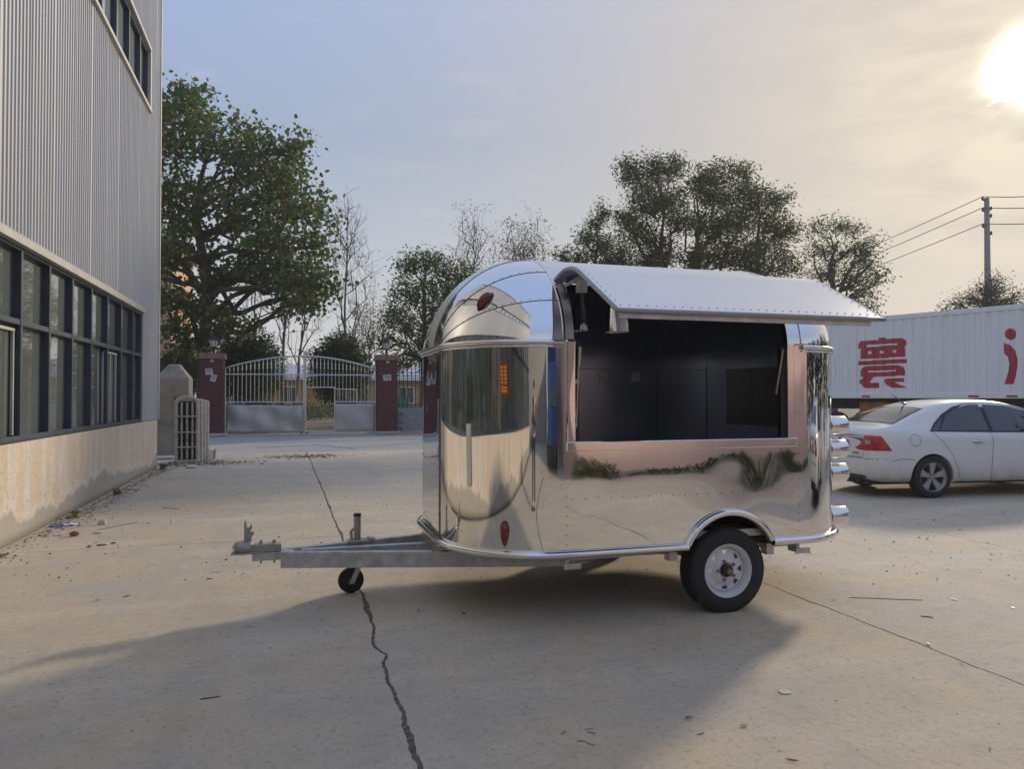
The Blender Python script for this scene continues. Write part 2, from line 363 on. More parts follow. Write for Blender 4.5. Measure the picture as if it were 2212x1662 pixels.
L_BUSH = leafmat('dark_bush_leaf', [(.0, (.024, .050, .022)), (.7, (.042, .082, .030)), (1., (.08, .12, .04))], .3)
L_FEATH = leafmat('feathery_leaf', [(.0, (.034, .058, .020)), (.6, (.062, .100, .030)), (1., (.12, .14, .042))], .45)
L_DRY = leafmat('dry_leaf', [(.0, (.10, .07, .035)), (.5, (.17, .13, .07)), (1., (.26, .22, .15))], .1)
L_CEDAR = leafmat('cedar_needles', [(.0, (.022, .040, .026)), (1., (.055, .075, .045))], .2)
M_BARK = mat('grey_brown_bark', (.085, .068, .055), .95, 0, .3, 7, .6, 20, .03)
M_BARKL = mat('pale_bark', (.20, .175, .15), .95, 0, .25, 9, .4, 20, .02)
# ================================================================ ground
o = MB().box(-700, -500, -1.0, 800, 900, -.045).build('ground', M_EARTH); tag(o, kind='structure')
yard = tag(thing('concrete_yard', 'dusty tan concrete yard laid in big slabs', None), kind='structure')
XL = [-5.9, -2.60, .50, 3.65, 6.80, 9.95, 13.1, 16.25, 19.4, 22.6]; YL = [-12.0, -4.6, 8.2, 21.0]
gx = {.50: .0045, 3.65: .0035}; gy = {8.2: .005}
def wob(kind, k, t):
    sd = k * 13.7 + (51.3 if kind == 'y' else 0)
    w = .010 * math.sin(t * 1.1 + sd) + .006 * math.sin(t * 3.7 + sd * 2) + .005 * math.sin(t * 9.1 + sd) + .004 * math.sin(t * 23 + sd * 3)
    if t > 6 and kind == 'x': w *= .45
    if kind == 'x' and abs(k - .5) < .01: w += .030 * math.exp(-((t - 4.35) / .08) ** 2) - .020 * math.exp(-((t - 4.62) / .10) ** 2) - (t - 8) * .012 * (t > 8)
    return w
def chip(kind, k, t, side):
    s = k * 7.1 + side * 3.3
    c = max(0, math.sin(t * 4.3 + s) * math.sin(t * 1.9 + s * 2) - .25) * .018 + abs(math.sin(t * 31 + s)) * .004 + abs(math.sin(t * 67 + s * 5) * math.sin(t * 41 + s)) * .008
    return c * (1.0 if abs(k - .5) < .01 else .4 if abs(k - 3.65) < .01 else .12)
def edge_pts(kind, k, a, b, side):
    n = max(6, int(abs(b - a) / .03)); out = []
    g = (gx if kind == 'x' else gy).get(k, .004)
    for i in range(n):
        t = a + (b - a) * i / n; c = k + wob(kind, k, t) * (1 if abs(k) < 20 else 0) + side * (g + chip(kind, k, t, side))
        out.append((c, t) if kind == 'x' else (t, c))
    return out
for i in range(len(XL) - 1):
    for j in range(len(YL) - 1):
        if XL[i] < -3 and j < 2: continue
        x0, x1, y0, y1 = XL[i], XL[i + 1], YL[j], YL[j + 1]
        pl = edge_pts('y', y0, x0, x1, 1) + edge_pts('x', x1, y0, y1, -1) + edge_pts('y', y1, x1, x0, -1) + edge_pts('x', x0, y1, y0, 1)
        m = MB(); n = len(pl)
        m.v = [(x, y, 0) for x, y in pl] + [(x, y, -.04) for x, y in pl]; m.f = [tuple(range(n))] + [(a, n + a, n + (a + 1) % n, (a + 1) % n) for a in range(n)]
        s = m.build('slab', M_CONC, yard)
o = MB().box(-5.8, -11.9, -.044, 22.5, 20.9, -.007).build('joint_filling', M_JOINT, yard)
o = MB().box(-60, 21.0, -.04, 90, 30.0, -.012).build('road', M_ROAD); tag(o, kind='structure')
o = MB().box(-60, -60, -.040, 90, -11.95, -.010).build('road', M_ROAD); tag(o, kind='structure')
o = MB().box(22.7, -11.9, -.040, 90, 20.95, -.010).build('pavement', M_ROAD); tag(o, kind='structure')
o = MB().box(-.2, 30.8, -.04, 2.6, 70, -.010).build('path', M_EARTH); tag(o, kind='structure')
# ================================================================ factory building on the left
FX = -2.76
fb = thing('factory_building', 'grey ribbed metal clad factory hall with a long strip of dark framed windows', 'building', (FX, 8, 0))
MB().box(FX - 9, -6.0, 0, FX, 17.10, 1.02).build('base_wall', M_PLAST, fb, bevel=.01)
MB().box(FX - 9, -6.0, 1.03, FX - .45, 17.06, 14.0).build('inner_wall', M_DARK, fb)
MB().box(FX - 9.1, -6.1, 14.0, FX + .12, 17.16, 14.2).build('roof', M_TRIM, fb)
def sheet_mesh(n, z0, z1, pitch=.105):
    m = MB(); prof = []
    for i in range(n):
        y = i * pitch; prof += [(y, 0), (y + .062, 0), (y + .072, .016), (y + .092, .016), (y + .102, 0)]
    prof.append((n * pitch + .01, 0)); k = len(prof)
    for y, x in prof: m.v += [(x, y, z0), (x, y, z1)]
    for i in range(k - 1): m.f.append((2 * i, 2 * i + 2, 2 * i + 3, 2 * i + 1))
    return m.mesh('siding_sheet', M_SIDE)
sh = {}
def sheets(y0, y1, z0, z1):
    pitch = .105; y = y0; i = 0
    while y < y1 - .02:
        n = min(8, max(1, int(round((y1 - y) / pitch)))); key = (n, round(z0, 2), round(z1, 2))
        if key not in sh: sh[key] = sheet_mesh(n, z0, z1)
        inst('siding_sheet', sh[key], fb, (-.008 + .008 * (i % 2), y - 8, 0), (0, 0, R(.12) * ((i * 7) % 3 - 1))); y += n * pitch; i += 1
YW1 = 15.42
sheets(-6.0, 17.06, 3.20, 7.12)
sheets(YW1, 17.06, 1.03, 3.20)
sheets(15.85, 17.06, 7.12, 8.32)
sheets(-6.0, 17.06, 8.32, 14.0)
MB().box(FX - .05, 17.06, 1.03, FX + .035, 17.13, 14.0).build('corner_trim', M_TRIM, fb, bevel=.006)
MB().box(FX - 9, 17.06, 1.03, FX - .06, 17.10, 14.0).build('end_wall', M_SIDE, fb)
MB().add([(FX - .03, -6, 3.25), (FX + .05, -6, 3.17), (FX + .05, -6, 3.09), (FX - .03, -6, 3.09), (FX - .03, YW1 + .08, 3.25), (FX + .05, YW1 + .08, 3.17), (FX + .05, YW1 + .08, 3.09), (FX - .03, YW1 + .08, 3.09)],
         [(0, 1, 5, 4), (1, 2, 6, 5), (2, 3, 7, 6), (0, 4, 7, 3), (0, 3, 2, 1), (4, 5, 6, 7)]).build('lintel_flashing', M_TRIM, fb)
MB().box(FX - .03, -6, 7.08, FX + .06, 15.90, 7.15).build('upper_sill_flashing', M_TRIM, fb, bevel=.006)
MB().box(FX - .03, -6, 8.29, FX + .05, 15.90, 8.36).build('upper_head_flashing', M_TRIM, fb, bevel=.006)
MB().box(FX - .06, 15.80, 7.15, FX + .05, 15.88, 8.29).build('upper_jamb_flashing', M_TRIM, fb, bevel=.006)
MB().box(FX - .10, YW1 - .01, 1.06, FX + .02, YW1 + .07, 3.10).build('window_jamb_flashing', M_TRIM, fb, bevel=.006)
def window_strip(y0, ys, z0, z1, zt, right, pm=M_PANE):
    fr = MB().box(FX - .22, y0, z0, FX - .02, right, z0 + .06).box(FX - .22, y0, z1 - .05, FX - .02, right, z1).build('window_frame', M_FRAME, fb, bevel=.005)
    edges = ys + [right]
    for k, y in enumerate(ys): MB().box(FX - .22, y - .028, z0 + .062, FX - .012, y + .028, z1 - .052).build('mullion', M_FRAME, fr, bevel=.004)
    MB().box(FX - .22, right - .03, z0 + .062, FX - .014, right + .02, z1 - .052).build('mullion', M_FRAME, fr, bevel=.004)
    prev = y0
    for y in edges:
        a, b = prev + .028, y - .028
        if b - a > .1:
            zs = [(z0 + .06, z1 - .05)]
            if zt:
                MB().box(FX - .215, a + .001, zt - .03, FX - .018, b - .001, zt + .03).build('transom', M_FRAME, fr, bevel=.004)
                zs = [(z0 + .06, zt - .03), (zt + .03, z1 - .05)]
            for u, w in zs:
                t1, t2 = nrs.uniform(-.004, .004, 2)
                MB().add([(FX - .10 + t1, a, u), (FX - .10 - t1, b, u), (FX - .10 - t1 + t2, b, w), (FX - .10 + t1 + t2, a, w)], [(0, 1, 2, 3)]).build('pane', pm, fr)
        prev = y
    return fr
ysm = [8.05 + .945 * k for k in range(-14, 8)]
wf = window_strip(-6.0, ysm, 1.03, 3.10, 2.29, 15.40)
for (y, z0, z1) in ((8.95, 1.10, 2.22), (13.62, 1.10, 2.22)):
    m = MB(); 
    for a in (0, .44, .85): m.box(FX - .085, y - .90 + a, z0, FX - .06, y - .87 + a, z1)
    m.box(FX - .085, y - .90, z1 - .03, FX - .055, y - .02, z1).build('sliding_sash', M_TRIM, wf)
window_strip(-6.0, [8.45 + .95 * k for k in range(-15, 8)], 7.15, 8.29, None, 15.80, M_PANEU)
# ================================================================ concrete gatepost and old radiators by the corner
gp = thing('concrete_gatepost', 'weathered concrete post with pyramid top beside the factory corner', 'gatepost', (-2.95, 20.6, 0))
m = MB(); x0, x1, y0, y1 = -3.32, -2.54, 20.2, 20.95
m.add([(x0, y0, 0), (x1, y0, 0), (x1, y1, 0), (x0, y1, 0), (x0, y0, 1.98), (x1, y0, 1.98), (x1, y1, 1.98), (x0, y1, 1.98),
       (x0 + .26, y0 + .25, 2.32), (x1 - .26, y0 + .25, 2.32), (x1 - .26, y1 - .25, 2.34), (x0 + .26, y1 - .25, 2.34)],
      [(0, 1, 5, 4), (1, 2, 6, 5), (2, 3, 7, 6), (3, 0, 4, 7), (4, 5, 9, 8), (5, 6, 10, 9), (6, 7, 11, 10), (7, 4, 8, 11), (8, 9, 10, 11)]).build('post', M_POST, gp, bevel=.03)
for z in (1.34, .30): MB().box(-2.86, 20.17, z, -2.62, 20.21, z + .15).build('hinge_plate', M_RUST, gp, bevel=.006)
o = MB().box(-5.6, 19.3, -.01, -2.75, 20.9, .05).build('kerb_slab', M_ROAD); tag(o, 'low concrete step between factory corner and gatepost', 'step')
def radiator(x, y, rz, tilt, label):
    t = thing('old_radiator', label, 'radiator', (x, y, 0), rz, 'old cast iron radiators standing on end'); t.rotation_euler = (tilt, 0, rz)
    w, h = .225, 1.46
    a = MB()
    for sx in (-1, 1): a.box(sx * w - .035, -.05, 0.02, sx * w + .035, .05, h - .05)
    a.build('side_rail', M_RAD, t, local=True, bevel=.018)
    a = MB(); a.tube([(-w, 0, h - .08), (-w * .8, 0, h - .02), (-w * .3, 0, h + .03), (w * .3, 0, h + .03), (w * .8, 0, h - .02), (w, 0, h - .08)], .05, 10); a.box(-w, -.05, 0, w, .05, .07)
    a.build('end_rail', M_RAD, t, 40, local=True, bevel=.01)
    col = MB().lathe([(.018, .08), (.026, .10), (.026, .46), (.017, .50), (.024, .54), (.024, .96), (.017, 1.0), (.024, 1.04), (.026, 1.38)], 10).mesh('column', M_RAD, 40)
    for k in range(3): inst('column', col, t, (-.115 + .115 * k, 0, 0))
    MB().box(-w + .03, .056, .05, w - .03, .07, h - .06).build('shade_backing', M_DARK, t, local=True)  # dark sheet added to paint the shade seen between the columns
    for z in (.36, .70, 1.06): MB().tube([(-w, -.045, z), (w, -.045, z)], .017, 8).build('cross_bar', M_RAD, t, 40, local=True)
    return t
radiator(-2.33, 18.30, R(-2), R(2), 'front most dusty cream radiator standing on end by the concrete post')
for k in range(3):
    t = thing('old_radiator', ['dusty cream radiator standing second behind the front one', 'dusty cream radiator standing third in the stack', 'rearmost cream radiator with broken ribs at its foot'][k], 'radiator', (-2.26 + .05 * k, 18.46 + .15 * k, 0), R(-2 - k), 'old cast iron radiators standing on end')
    a = MB().box(-.25, -.055, 0, .25, .055, 1.46 - .02 * k); a.build('body', M_RAD, t, local=True, bevel=.04)
    if k == 2:
        for q in range(5): MB().tube([(.26, -.05 + .02 * q, .06 + .045 * q), (.34, -.05 + .02 * q, .03 + .045 * q), (.40, -.04 + .02 * q, .10 + .045 * q)], .018, 6).build('rib', M_RAD, t, 40, local=True)
# ================================================================ the polished food trailer
TY, TN, TC = 4.55, 6.65, 5.60          # near side, far side, centre line
HW = 1.05; ST = .34; RY = HW - ST; RXS = (.685, .61)
TF, TR = 1.69, 3.52                    # front and rear seams
Z0, ZB, ZH = .485, 1.86, .70
ft = thing('food_trailer', 'mirror polished rounded food trailer with raised serving hatch', 'food trailer', (2.6, TC, 0))
def capx(s, e): return (TF - RXS[0] * math.sin(s)) if e == 0 else (TR + RXS[1] * math.sin(s))
def cap(phi, s, e, r=1.0):
    return Vector((capx(s, e), TC - math.cos(phi) * (ST + RY * math.cos(s)) * r, ZB + ZH * math.sin(phi) * math.cos(s) * r))
def plan(s, e, side, z, out=0.0):
    """point on the rounded corner; side -1 near, +1 far"""
    n = Vector(((-1 if e == 0 else 1) * math.sin(s) * RY, side * math.cos(s) * RXS[e], 0)).normalized()
    return Vector((capx(s, e), TC + side * (ST + RY * math.cos(s)), z)) + n * out
H = math.pi / 2
rv = []                                 # rivets collected per panel
def rivets(pts, parent, r=.0046):
    m = MB()
    for p, n in pts:
        p = Vector(p); n = Vector(n).normalized(); a = n.orthogonal().normalized(); b = n.cross(a); k = len(m.v)
        m.v += [tuple(p + (a * math.cos(t * 1.0472) + b * math.sin(t * 1.0472)) * r) for t in range(6)] + [tuple(p + (a * math.cos(t * 1.0472) + b * math.sin(t * 1.0472)) * r * .6 + n * r * .5) for t in range(6)]
        m.f += [(k + t, k + (t + 1) % 6, k + 6 + (t + 1) % 6, k + 6 + t) for t in range(6)] + [tuple(k + 6 + t for t in range(6))]
    return tag(m.build('rivets', M_RIVET, parent), kind='stuff')
# lower corner panels and flat end panels
panels = {}
for e in (0, 1):
    for sd in (-1, 1):
        panels[e, sd] = MB().grid(lambda u, v: plan(u * H, e, sd, Z0 + v * (ZB - Z0)), 36, 30).build('corner_panel', M_MIRRORC, ft, 60)
    xx = capx(H, e)
    panels[e, 0] = MB().grid(lambda u, v: (xx, TC - ST + .003 + u * (2 * ST - .006), Z0 + v * (ZB - Z0)), 14, 20).build('end_panel', M_MIRROR, ft, 60)
    # dome gores
    cuts = [0, R(24), R(47), R(70), R(110), R(133), R(156), math.pi]
    for k in range(7):
        a, b = cuts[k] + .004, cuts[k + 1] - .004
        MB().grid(lambda u, v: cap(a + (b - a) * u, v * H * .995, e), 10, 26).build('dome_panel', M_DOME if k != 3 else M_SATIN, ft, 60)
    sm = MB()
    for c in cuts[1:-1]: sm.tube([cap(c, t * H / 20, e, .9995) for t in range(21)], .0042, 6)
    sm.build('gore_seam', M_RIVET, ft, 60)
    pts = []
    for c in cuts[1:4]:
        for t in range(1, 17):
            p = cap(c + .022, t * H / 17, e); q = cap(c + .03, t * H / 17, e); w = cap(c + .022, t * H / 17 + .02, e)
            n = (q - p).cross(w - p); n = n if n.dot(p - Vector((2.6, TC, 1.8))) > 0 else -n; pts.append((p, n))
    rivets(pts, ft)
    # belt moulding above the corner panels
    path = [plan(t * H / 14, e, -1, ZB, .012) for t in range(15)] + [plan(t * H / 14, e, 1, ZB, .012) for t in range(14, -1, -1)]
    MB().tube(path, .017, 10).build('belt_moulding', M_CHROME, ft, 60)
    MB().tube([p + Vector((0, 0, -.028)) for p in path], .006, 6).build('belt_bead', M_CHROME, ft, 60)
    # arch bead where the dome meets the straight shell
    MB().tube([Vector((TF if e == 0 else TR, TC - math.cos(t * math.pi / 40) * HW * 1.002, ZB + ZH * 1.002 * math.sin(t * math.pi / 40))) for t in range(41)], .006, 6).build('arch_bead', M_CHROME, ft, 60)
    sx = TF if e == 0 else TR
    rivets([((sx + (.03 if e == 0 else -.02), TC - math.cos(t * math.pi / 34) * HW, ZB + ZH * math.sin(t * math.pi / 34)), (0, -math.cos(t * math.pi / 34), math.sin(t * math.pi / 34))) for t in range(10, 33)], ft)
    rivets([((sx + (.022 if e == 0 else -.022), TY, Z0 + .05 + .062 * k), (0, -1, 0)) for k in range(11 if e == 0 else 11)], ft)
# vertical seams on the nose
sm = MB()
for s in (.985 * H,): sm.tube([plan(s, 0, -1, Z0, .001), plan(s, 0, -1, ZB, .001)], .007, 6)
sm.build('door_seam', M_RIVET, ft, 60)
rivets([(plan(H, 0, -1, Z0 + .1 + .066 * k, .001) + Vector((0, .06, 0)), (-1, 0, 0)) for k in range(20)], ft, .005)
MB().tube([plan(R(11 + 4 * math.sin(t / 20 * 3.1)), 0, -1, Z0 + (ZB - Z0) * .36 * t / 20, .0006) for t in range(21)], .0018, 5).build('panel_joint', M_RIVET, ft)
# near side: lower panel with wheel arch cut, door posts, roof and far side
AX, AZ, AR = 2.92, .325, .365            # wheel arch circle
def side_lower(x, z): return (x, TY, z)
WB = 1.155                               # bottom of the serving opening
m = MB(); xs = list(np.linspace(TF, TR, 62)); 
def zlow(x):
    d = AR * AR - (x - AX) ** 2
    return max(Z0, AZ + math.sqrt(d)) if d > 0 else Z0
arcx = [AX - math.sqrt(AR ** 2 - (Z0 - AZ) ** 2), AX + math.sqrt(AR ** 2 - (Z0 - AZ) ** 2)]
xs = sorted(xs + arcx)
nzv = 26
for x in xs:
    zl = zlow(x)
    for j in range(nzv + 1): m.v.append((x, TY, zl + (WB - zl) * j / nzv))
for i in range(len(xs) - 1):
    for j in range(nzv):
        a = i * (nzv + 1) + j; m.f.append((a, a + nzv + 1, a + nzv + 2, a + 1))
side = m.build('side_panel', M_MIRROR, ft, 60)
OX0, OX1 = 1.765, 3.405; HPH = R(36)     # opening and hinge angle
def shell(x, a, off=0.0):                # a<0: straight part below the belt (metres), else arch angle
    if a < 0: return (x, TY + off, ZB + a)
    return (x, TC - math.cos(a) * (HW - off), ZB + math.sin(a) * (ZH - off))
def shell_strip(x0, x1, nm, m_, a1=HPH):
    p = MB().grid(lambda u, v: shell(x0 + (x1 - x0) * u, -(ZB - WB) * (1 - v)), 3, 8); p.grid(lambda u, v: shell(x0 + (x1 - x0) * u, a1 * v), 3, 12)
    return p.build(nm, m_, ft, 60)
shell_strip(TF, OX0 - .002, 'hatch_post', M_MIRROR); shell_strip(OX1 + .002, TR, 'hatch_post', M_MIRROR)
MB().grid(lambda u, v: shell(TF + (TR - TF) * u, HPH + (math.pi - HPH) * v), 16, 40).build('roof_panel', M_SATIN, ft, 60)
MB().grid(lambda u, v: (TF + (TR - TF) * u, TN, Z0 + (ZB - Z0) * v), 20, 16).build('side_panel', M_MIRROR, ft, 60)
rivets([((1.75 + .092 * k, TY, .83), (0, -1, 0)) for k in range(17)], ft)
# serving opening frame
fr = MB().box(1.706, TY - .018, WB - .012, 3.475, TY + .05, WB + .052).build('counter_rail', M_MIRROR, ft, bevel=.006)
MB().box(1.712, TY - .016, WB + .0535, OX0 + .004, TY + .03, ZB + .02).build('hatch_frame', M_MIRROR, ft, bevel=.004)
MB().box(OX1 - .012, TY - .016, WB + .0535, OX1 + .046, TY + .03, ZB + .02).build('hatch_frame', M_MIRROR, ft, bevel=.004)
for xa, xb in ((1.70, OX0 - .006), (OX1 - .008, OX1 + .04)):
    p = MB().grid(lambda u, v: shell(xa + (xb - xa) * u, HPH * v + .03, -.014), 2, 14); p.grid(lambda u, v: shell(xa + (xb - xa) * u, HPH * v + .03, .03), 2, 14).build('hatch_arch_frame', M_MIRROR, ft, 60)
for x in (OX0 + .022, OX1 - .03):
    m = MB().box(x - .018, TY + .01, WB + .055, x + .018, TY + .05, ZB); m.build('track_channel', M_BLACKP, ft)
MB().tube([(OX0 + .012, TY - .005, 1.30), (OX0 + .028, TY - .02, 1.83)], .006, 8).tube([(OX0 + .028, TY - .02, 1.70), (OX0 + .033, TY - .022, 1.83)], .011, 8).build('gas_strut', M_STEELB, ft, 40)
MB().tube([(OX1 - .075, TY + .03, 1.52), (OX1 - .045, TY - .01, 1.84)], .007, 8).build('gas_strut', M_STEELB, ft, 40)
MB().lathe([(.016, 0), (.016, .012)], 12, (OX0 + .022, TY - .002, 1.60), 'y', True).build('latch_button', M_CREAM, ft, 40)
def ring(inset, z0, z1, smax):
    pl = [plan(t * smax / 10, 0, -1, 0, -inset) for t in range(10, -1, -1)] + [plan(t * smax / 10, 1, -1, 0, -inset) for t in range(11)] + [plan(t * smax / 10, 1, 1, 0, -inset) for t in range(10, -1, -1)] + [plan(t * smax / 10, 0, 1, 0, -inset) for t in range(11)]
    return MB().prism([(p.x, p.y) for p in pl], lambda x, y: (x, y, z0), lambda x, y: (x, y, z1))
# interior lining
XI0, XI1 = 1.42, 3.90; YI = TC + .86; FZ = .56
ring(.05, FZ - .05, FZ, R(60)).build('floor_panel', M_GALV, ft)
for a, b in ((XI0, 3.36), (3.366, XI1)):
    MB().grid(lambda u, v: (a + (b - a) * u, YI, FZ + (1.76 - FZ) * v), 8, 8).build('lining_panel', M_LINING, ft, 60)
    MB().grid(lambda u, v: (a + (b - a) * u, TC + math.cos(v * H) * (YI - TC), 1.764 + .62 * math.sin(v * H)), 8, 18).build('lining_panel', M_LINING, ft, 60)
MB().grid(lambda u, v: (TF + .02 + (TR - TF) * u, TC - math.cos(HPH + v * (H - HPH)) * (HW - .06), ZB + (ZH - .06) * math.sin(HPH + v * (H - HPH))), 8, 12).build('ceiling_panel', M_LINING, ft, 60)
for x in (XI0, XI1):
    cs = math.cos(math.asin(((TF - x) / RXS[0] if x < 2 else (x - TR) / RXS[1]))) * .94
    MB().grid(lambda u, v: (x, TC - math.cos(math.pi * u) * (ST + RY * cs) * .985, FZ + v * (ZB - FZ + ZH * math.sin(math.pi * u) * cs)), 24, 6).build('partition', M_LINING, ft)
rivets([((1.5 + .1 * k, YI - .002, 1.766), (0, -1, 0)) for k in range(24)] + [((3.363, YI - .003, .8 + .12 * k), (0, -1, 0)) for k in range(8)], ft, .005)
for x in (2.80, 3.13):
    s = MB().box(x - .043, YI - .012, 1.645, x + .043, YI - .001, 1.731).build('socket_plate', M_SOCKET, ft, bevel=.003)
    q = MB()
    for dx, dz, w, h in ((0, .012, .004, .010), (-.011, -.010, .006, .004), (.011, -.010, .006, .004)): q.box(x + dx - w / 2, YI - .0135, 1.688 + dz - h / 2, x + dx + w / 2, YI - .011, 1.688 + dz + h / 2)
    q.build('socket_holes', M_DARK, s)
MB().box(XI1 - .012, 5.1, 1.25, XI1 - .004, 5.14, 1.76).box(XI1 - .012, 5.1, 1.25, XI1 - .004, 6.1, 1.28).box(XI1 - .010, 5.14, 1.28, XI1 - .006, 6.1, 1.76).build('side_window', M_FARPANE, ft)
# pendant lamps
for (x, y, zb, r) in ((2.16, 5.42, 2.02, .082), (2.075, 4.55, 1.935, .082)):
    prof = [(.014, .34), (.020, .31), (.034, .26), (.052, .20), (.066, .14), (.075, .08), (.080, .03), (.082, 0)]
    s = MB().lathe(prof, 28, (x, y, zb)).build('pendant_lamp', M_CHROME, ft, 40)
    MB().box(x - .012, y - .003, zb + .33, x + .012, y + .003, zb + .40).build('hanger', M_GALV, s)
    MB().lathe([(.081, .004), (.0, .006)], 24, (x, y, zb)).build('diffuser', M_SOCKET, s)
    pts = []
    for k in range(8):
        a = k * math.pi / 4 + .1
        for z in (.02, .045, .07, .095, .12): pts.append(((x + math.cos(a) * .0815 * (1 - z * .9), y + math.sin(a) * .0815 * (1 - z * .9), zb + z), (math.cos(a), math.sin(a), .1)))
    rivets(pts, s, .003)
# raised awning: the cut out piece of arch and side, swung up about the hinge
hy, hz = TC - math.cos(HPH) * HW, ZB + math.sin(HPH) * ZH
TH = R(62); ct, st_ = math.cos(TH), math.sin(TH)
def swing(x, y, z):
    dy, dz = y - hy, z - hz; return (x, hy + dy * ct + dz * st_, hz - dy * st_ + dz * ct + .035)
AL = .64
def awn(u, s, off=0.0):
    x = 1.705 + (3.495 - 1.705) * u; arc = .52
    if s < .45: a = HPH * (1 - s / .45); p = shell(x, a + 1e-6, off)
    else: p = (x, TY + off, ZB - AL * (s - .45) / .55)
    return swing(*p)
aw = MB().grid(lambda u, v: awn(u, v), 20, 36); aw = aw.build('awning', M_SATIN, ft, 60)
MB().grid(lambda u, v: awn(u, v, .026), 12, 30).build('awning_lining', M_LINING, aw, 60)
rim = [awn(0, t / 30, .013) for t in range(31)] + [awn(u / 10, 1, .013) for u in range(1, 10)] + [awn(1, t / 30, .013) for t in range(30, -1, -1)]
MB().tube(rim, .0145, 8).build('awning_rim', mat('awning_rim', (.30, .30, .32), .3, .9, .05), aw, 60)
a, b = Vector(awn(.012, .995, .03)), Vector(awn(.955, .995, .03))
MB().beam(a + Vector((0, .012, -.012)), b + Vector((0, .012, -.012)), .02, .035).build('drip_rail', M_GALV, aw, bevel=.003)
pts = []
dn = Vector((0, -math.sin(R(31)) * 1, 0)); nrm = Vector((0, -.5, .866))
for k in range(14):
    for u in (.018, .982):
        s = .12 + .84 * k / 13; p, q, w = Vector(awn(u, s)), Vector(awn(u, s + .02)), Vector(awn(u + .01, s)); n = (w - p).cross(q - p); n = n if n.z > 0 else -n; pts.append((p, n))
for k in range(1, 31): pts.append((Vector(awn(.018 + .964 * k / 31, .958)), nrm))
rivets(pts, aw, .0055)
MB().box(1.72, hy - .03, hz - .06, 1.78, hy + .03, hz + .0).box(1.80, hy - .20, hz - .08, 1.86, hy - .14, hz + .01).beam((1.76, hy - .02, hz - .02), (1.83, hy - .16, hz + .03), .012, .025).build('hinge_bracket', M_GALV, aw, bevel=.003)
# bottom mouldings and wheel arch trim
def bm_path(segs): return segs
zb_ = Z0 - .012
near = [Vector((x, TY - .022, zb_)) for x in np.linspace(TF, arcx[0] - .008, 14)]
front = [plan(t * H / 16, 0, 1, zb_, .022) for t in range(17)] + [plan(t * H / 16, 0, -1, zb_, .022) for t in range(16, 0, -1)]
MB().tube(front + near, .027, 12).build('bottom_moulding', M_CHROME, ft, 60)
nearr = [Vector((x, TY - .022, zb_)) for x in np.linspace(arcx[1] + .012, TR, 4)]
rear = [plan(t * H / 16, 1, -1, zb_, .022) for t in range(1, 17)] + [plan(t * H / 16, 1, 1, zb_, .022) for t in range(16, -1, -1)]
MB().tube(nearr + rear, .027, 12).build('bottom_moulding', M_CHROME, ft, 60)
MB().tube([Vector((TF, TN + .02, zb_)), Vector((TR, TN + .02, zb_))], .03, 10).build('bottom_moulding', M_CHROME, ft, 60)
ang0 = math.atan2(Z0 - AZ, arcx[0] - AX); ang1 = math.atan2(Z0 - AZ, arcx[1] - AX)
MB().tube([(AX + (AR + .004) * math.cos(ang0 + (ang1 - ang0) * t / 24), TY - .018, AZ + (AR + .004) * math.sin(ang0 + (ang1 - ang0) * t / 24)) for t in range(25)], .025, 12).build('wheel_arch_trim', M_CHROME, ft, 60)
MB().grid(lambda u, v: (AX + AR * math.cos(ang0 + (ang1 - ang0) * u), TY + .005 + .30 * v, AZ + AR * math.sin(ang0 + (ang1 - ang0) * u)), 24, 2).box(AX - .4, TY + .31, .42, AX + .4, TY + .33, .8).build('wheel_box', M_DARK, ft, 60)
# chassis
ring(.12, .44, .478, R(80)).build('floor_pan', M_DARK, ft)
for y in (TY + .16, TN - .22): MB().box(1.62, y, .395, 3.6, y + .06, .439).build('chassis_rail', M_GALV, ft)
for x in (1.75, 2.5, 3.3): MB().box(x, TY + .23, .40, x + .05, TN - .23, .436).build('cross_member', M_GALV, ft)
MB().tube([(2.9, TY + .15, .29), (2.9, TN - .15, .29)], .03, 10).build('axle', M_BLACKP, ft)
for x in (2.50, 3.28): MB().box(x, TY + .08, .36, x + .06, TY + .155, .44).build('spring_hanger', M_GALV, ft)
for x in (1.69, 3.46): MB().box(x, TY - .012, .372, x + .12, TY, .412).box(x + .01, TY, .38, x + .04, TY + .1, .44).build('stabiliser_bracket', M_GALV, ft, bevel=.004)
def beam_xy(nm, p, q, z0, z1, w, m_=None):
    p, q = Vector(p), Vector(q); zc = (z0 + z1) / 2
    return MB().beam((p.x, p.y, zc), (q.x, q.y, zc), w, z1 - z0).build(nm, m_ or M_GALV, ft, bevel=.004)
beam_xy('tongue_beam', (-.08, TC - .055), (1.86, TC - .575), .285, .398, .055)
beam_xy('tongue_beam', (-.08, TC + .055), (1.86, TC + .575), .285, .398, .055)
beam_xy('tongue_beam', (.06, TC), (1.02, TC), .30, .396, .05)
beam_xy('tongue_crossbeam', (1.02, TC - .36), (1.02, TC + .36), .325, .435, .05)
MB().box(1.5, TC - .60, .33, 1.86, TC - .50, .40).build('tongue_gusset', M_GALV, ft, bevel=.003)
MB().box(-.28, TC - .04, .335, .0, TC + .04, .392).build('coupler_mount', M_GALV, ft, bevel=.005)
cp = MB().tube([(-.40, TC, .415), (-.385, TC, .425), (-.35, TC, .428), (-.32, TC, .425), (-.28, TC, .42)], [.028, .045, .052, .050, .040], 14).box(-.29, TC - .04, .394, -.08, TC + .04, .452).box(-.42, TC - .055, .388, -.22, TC + .055, .399).build('coupler', M_GALVD, ft, 40, bevel=.004)
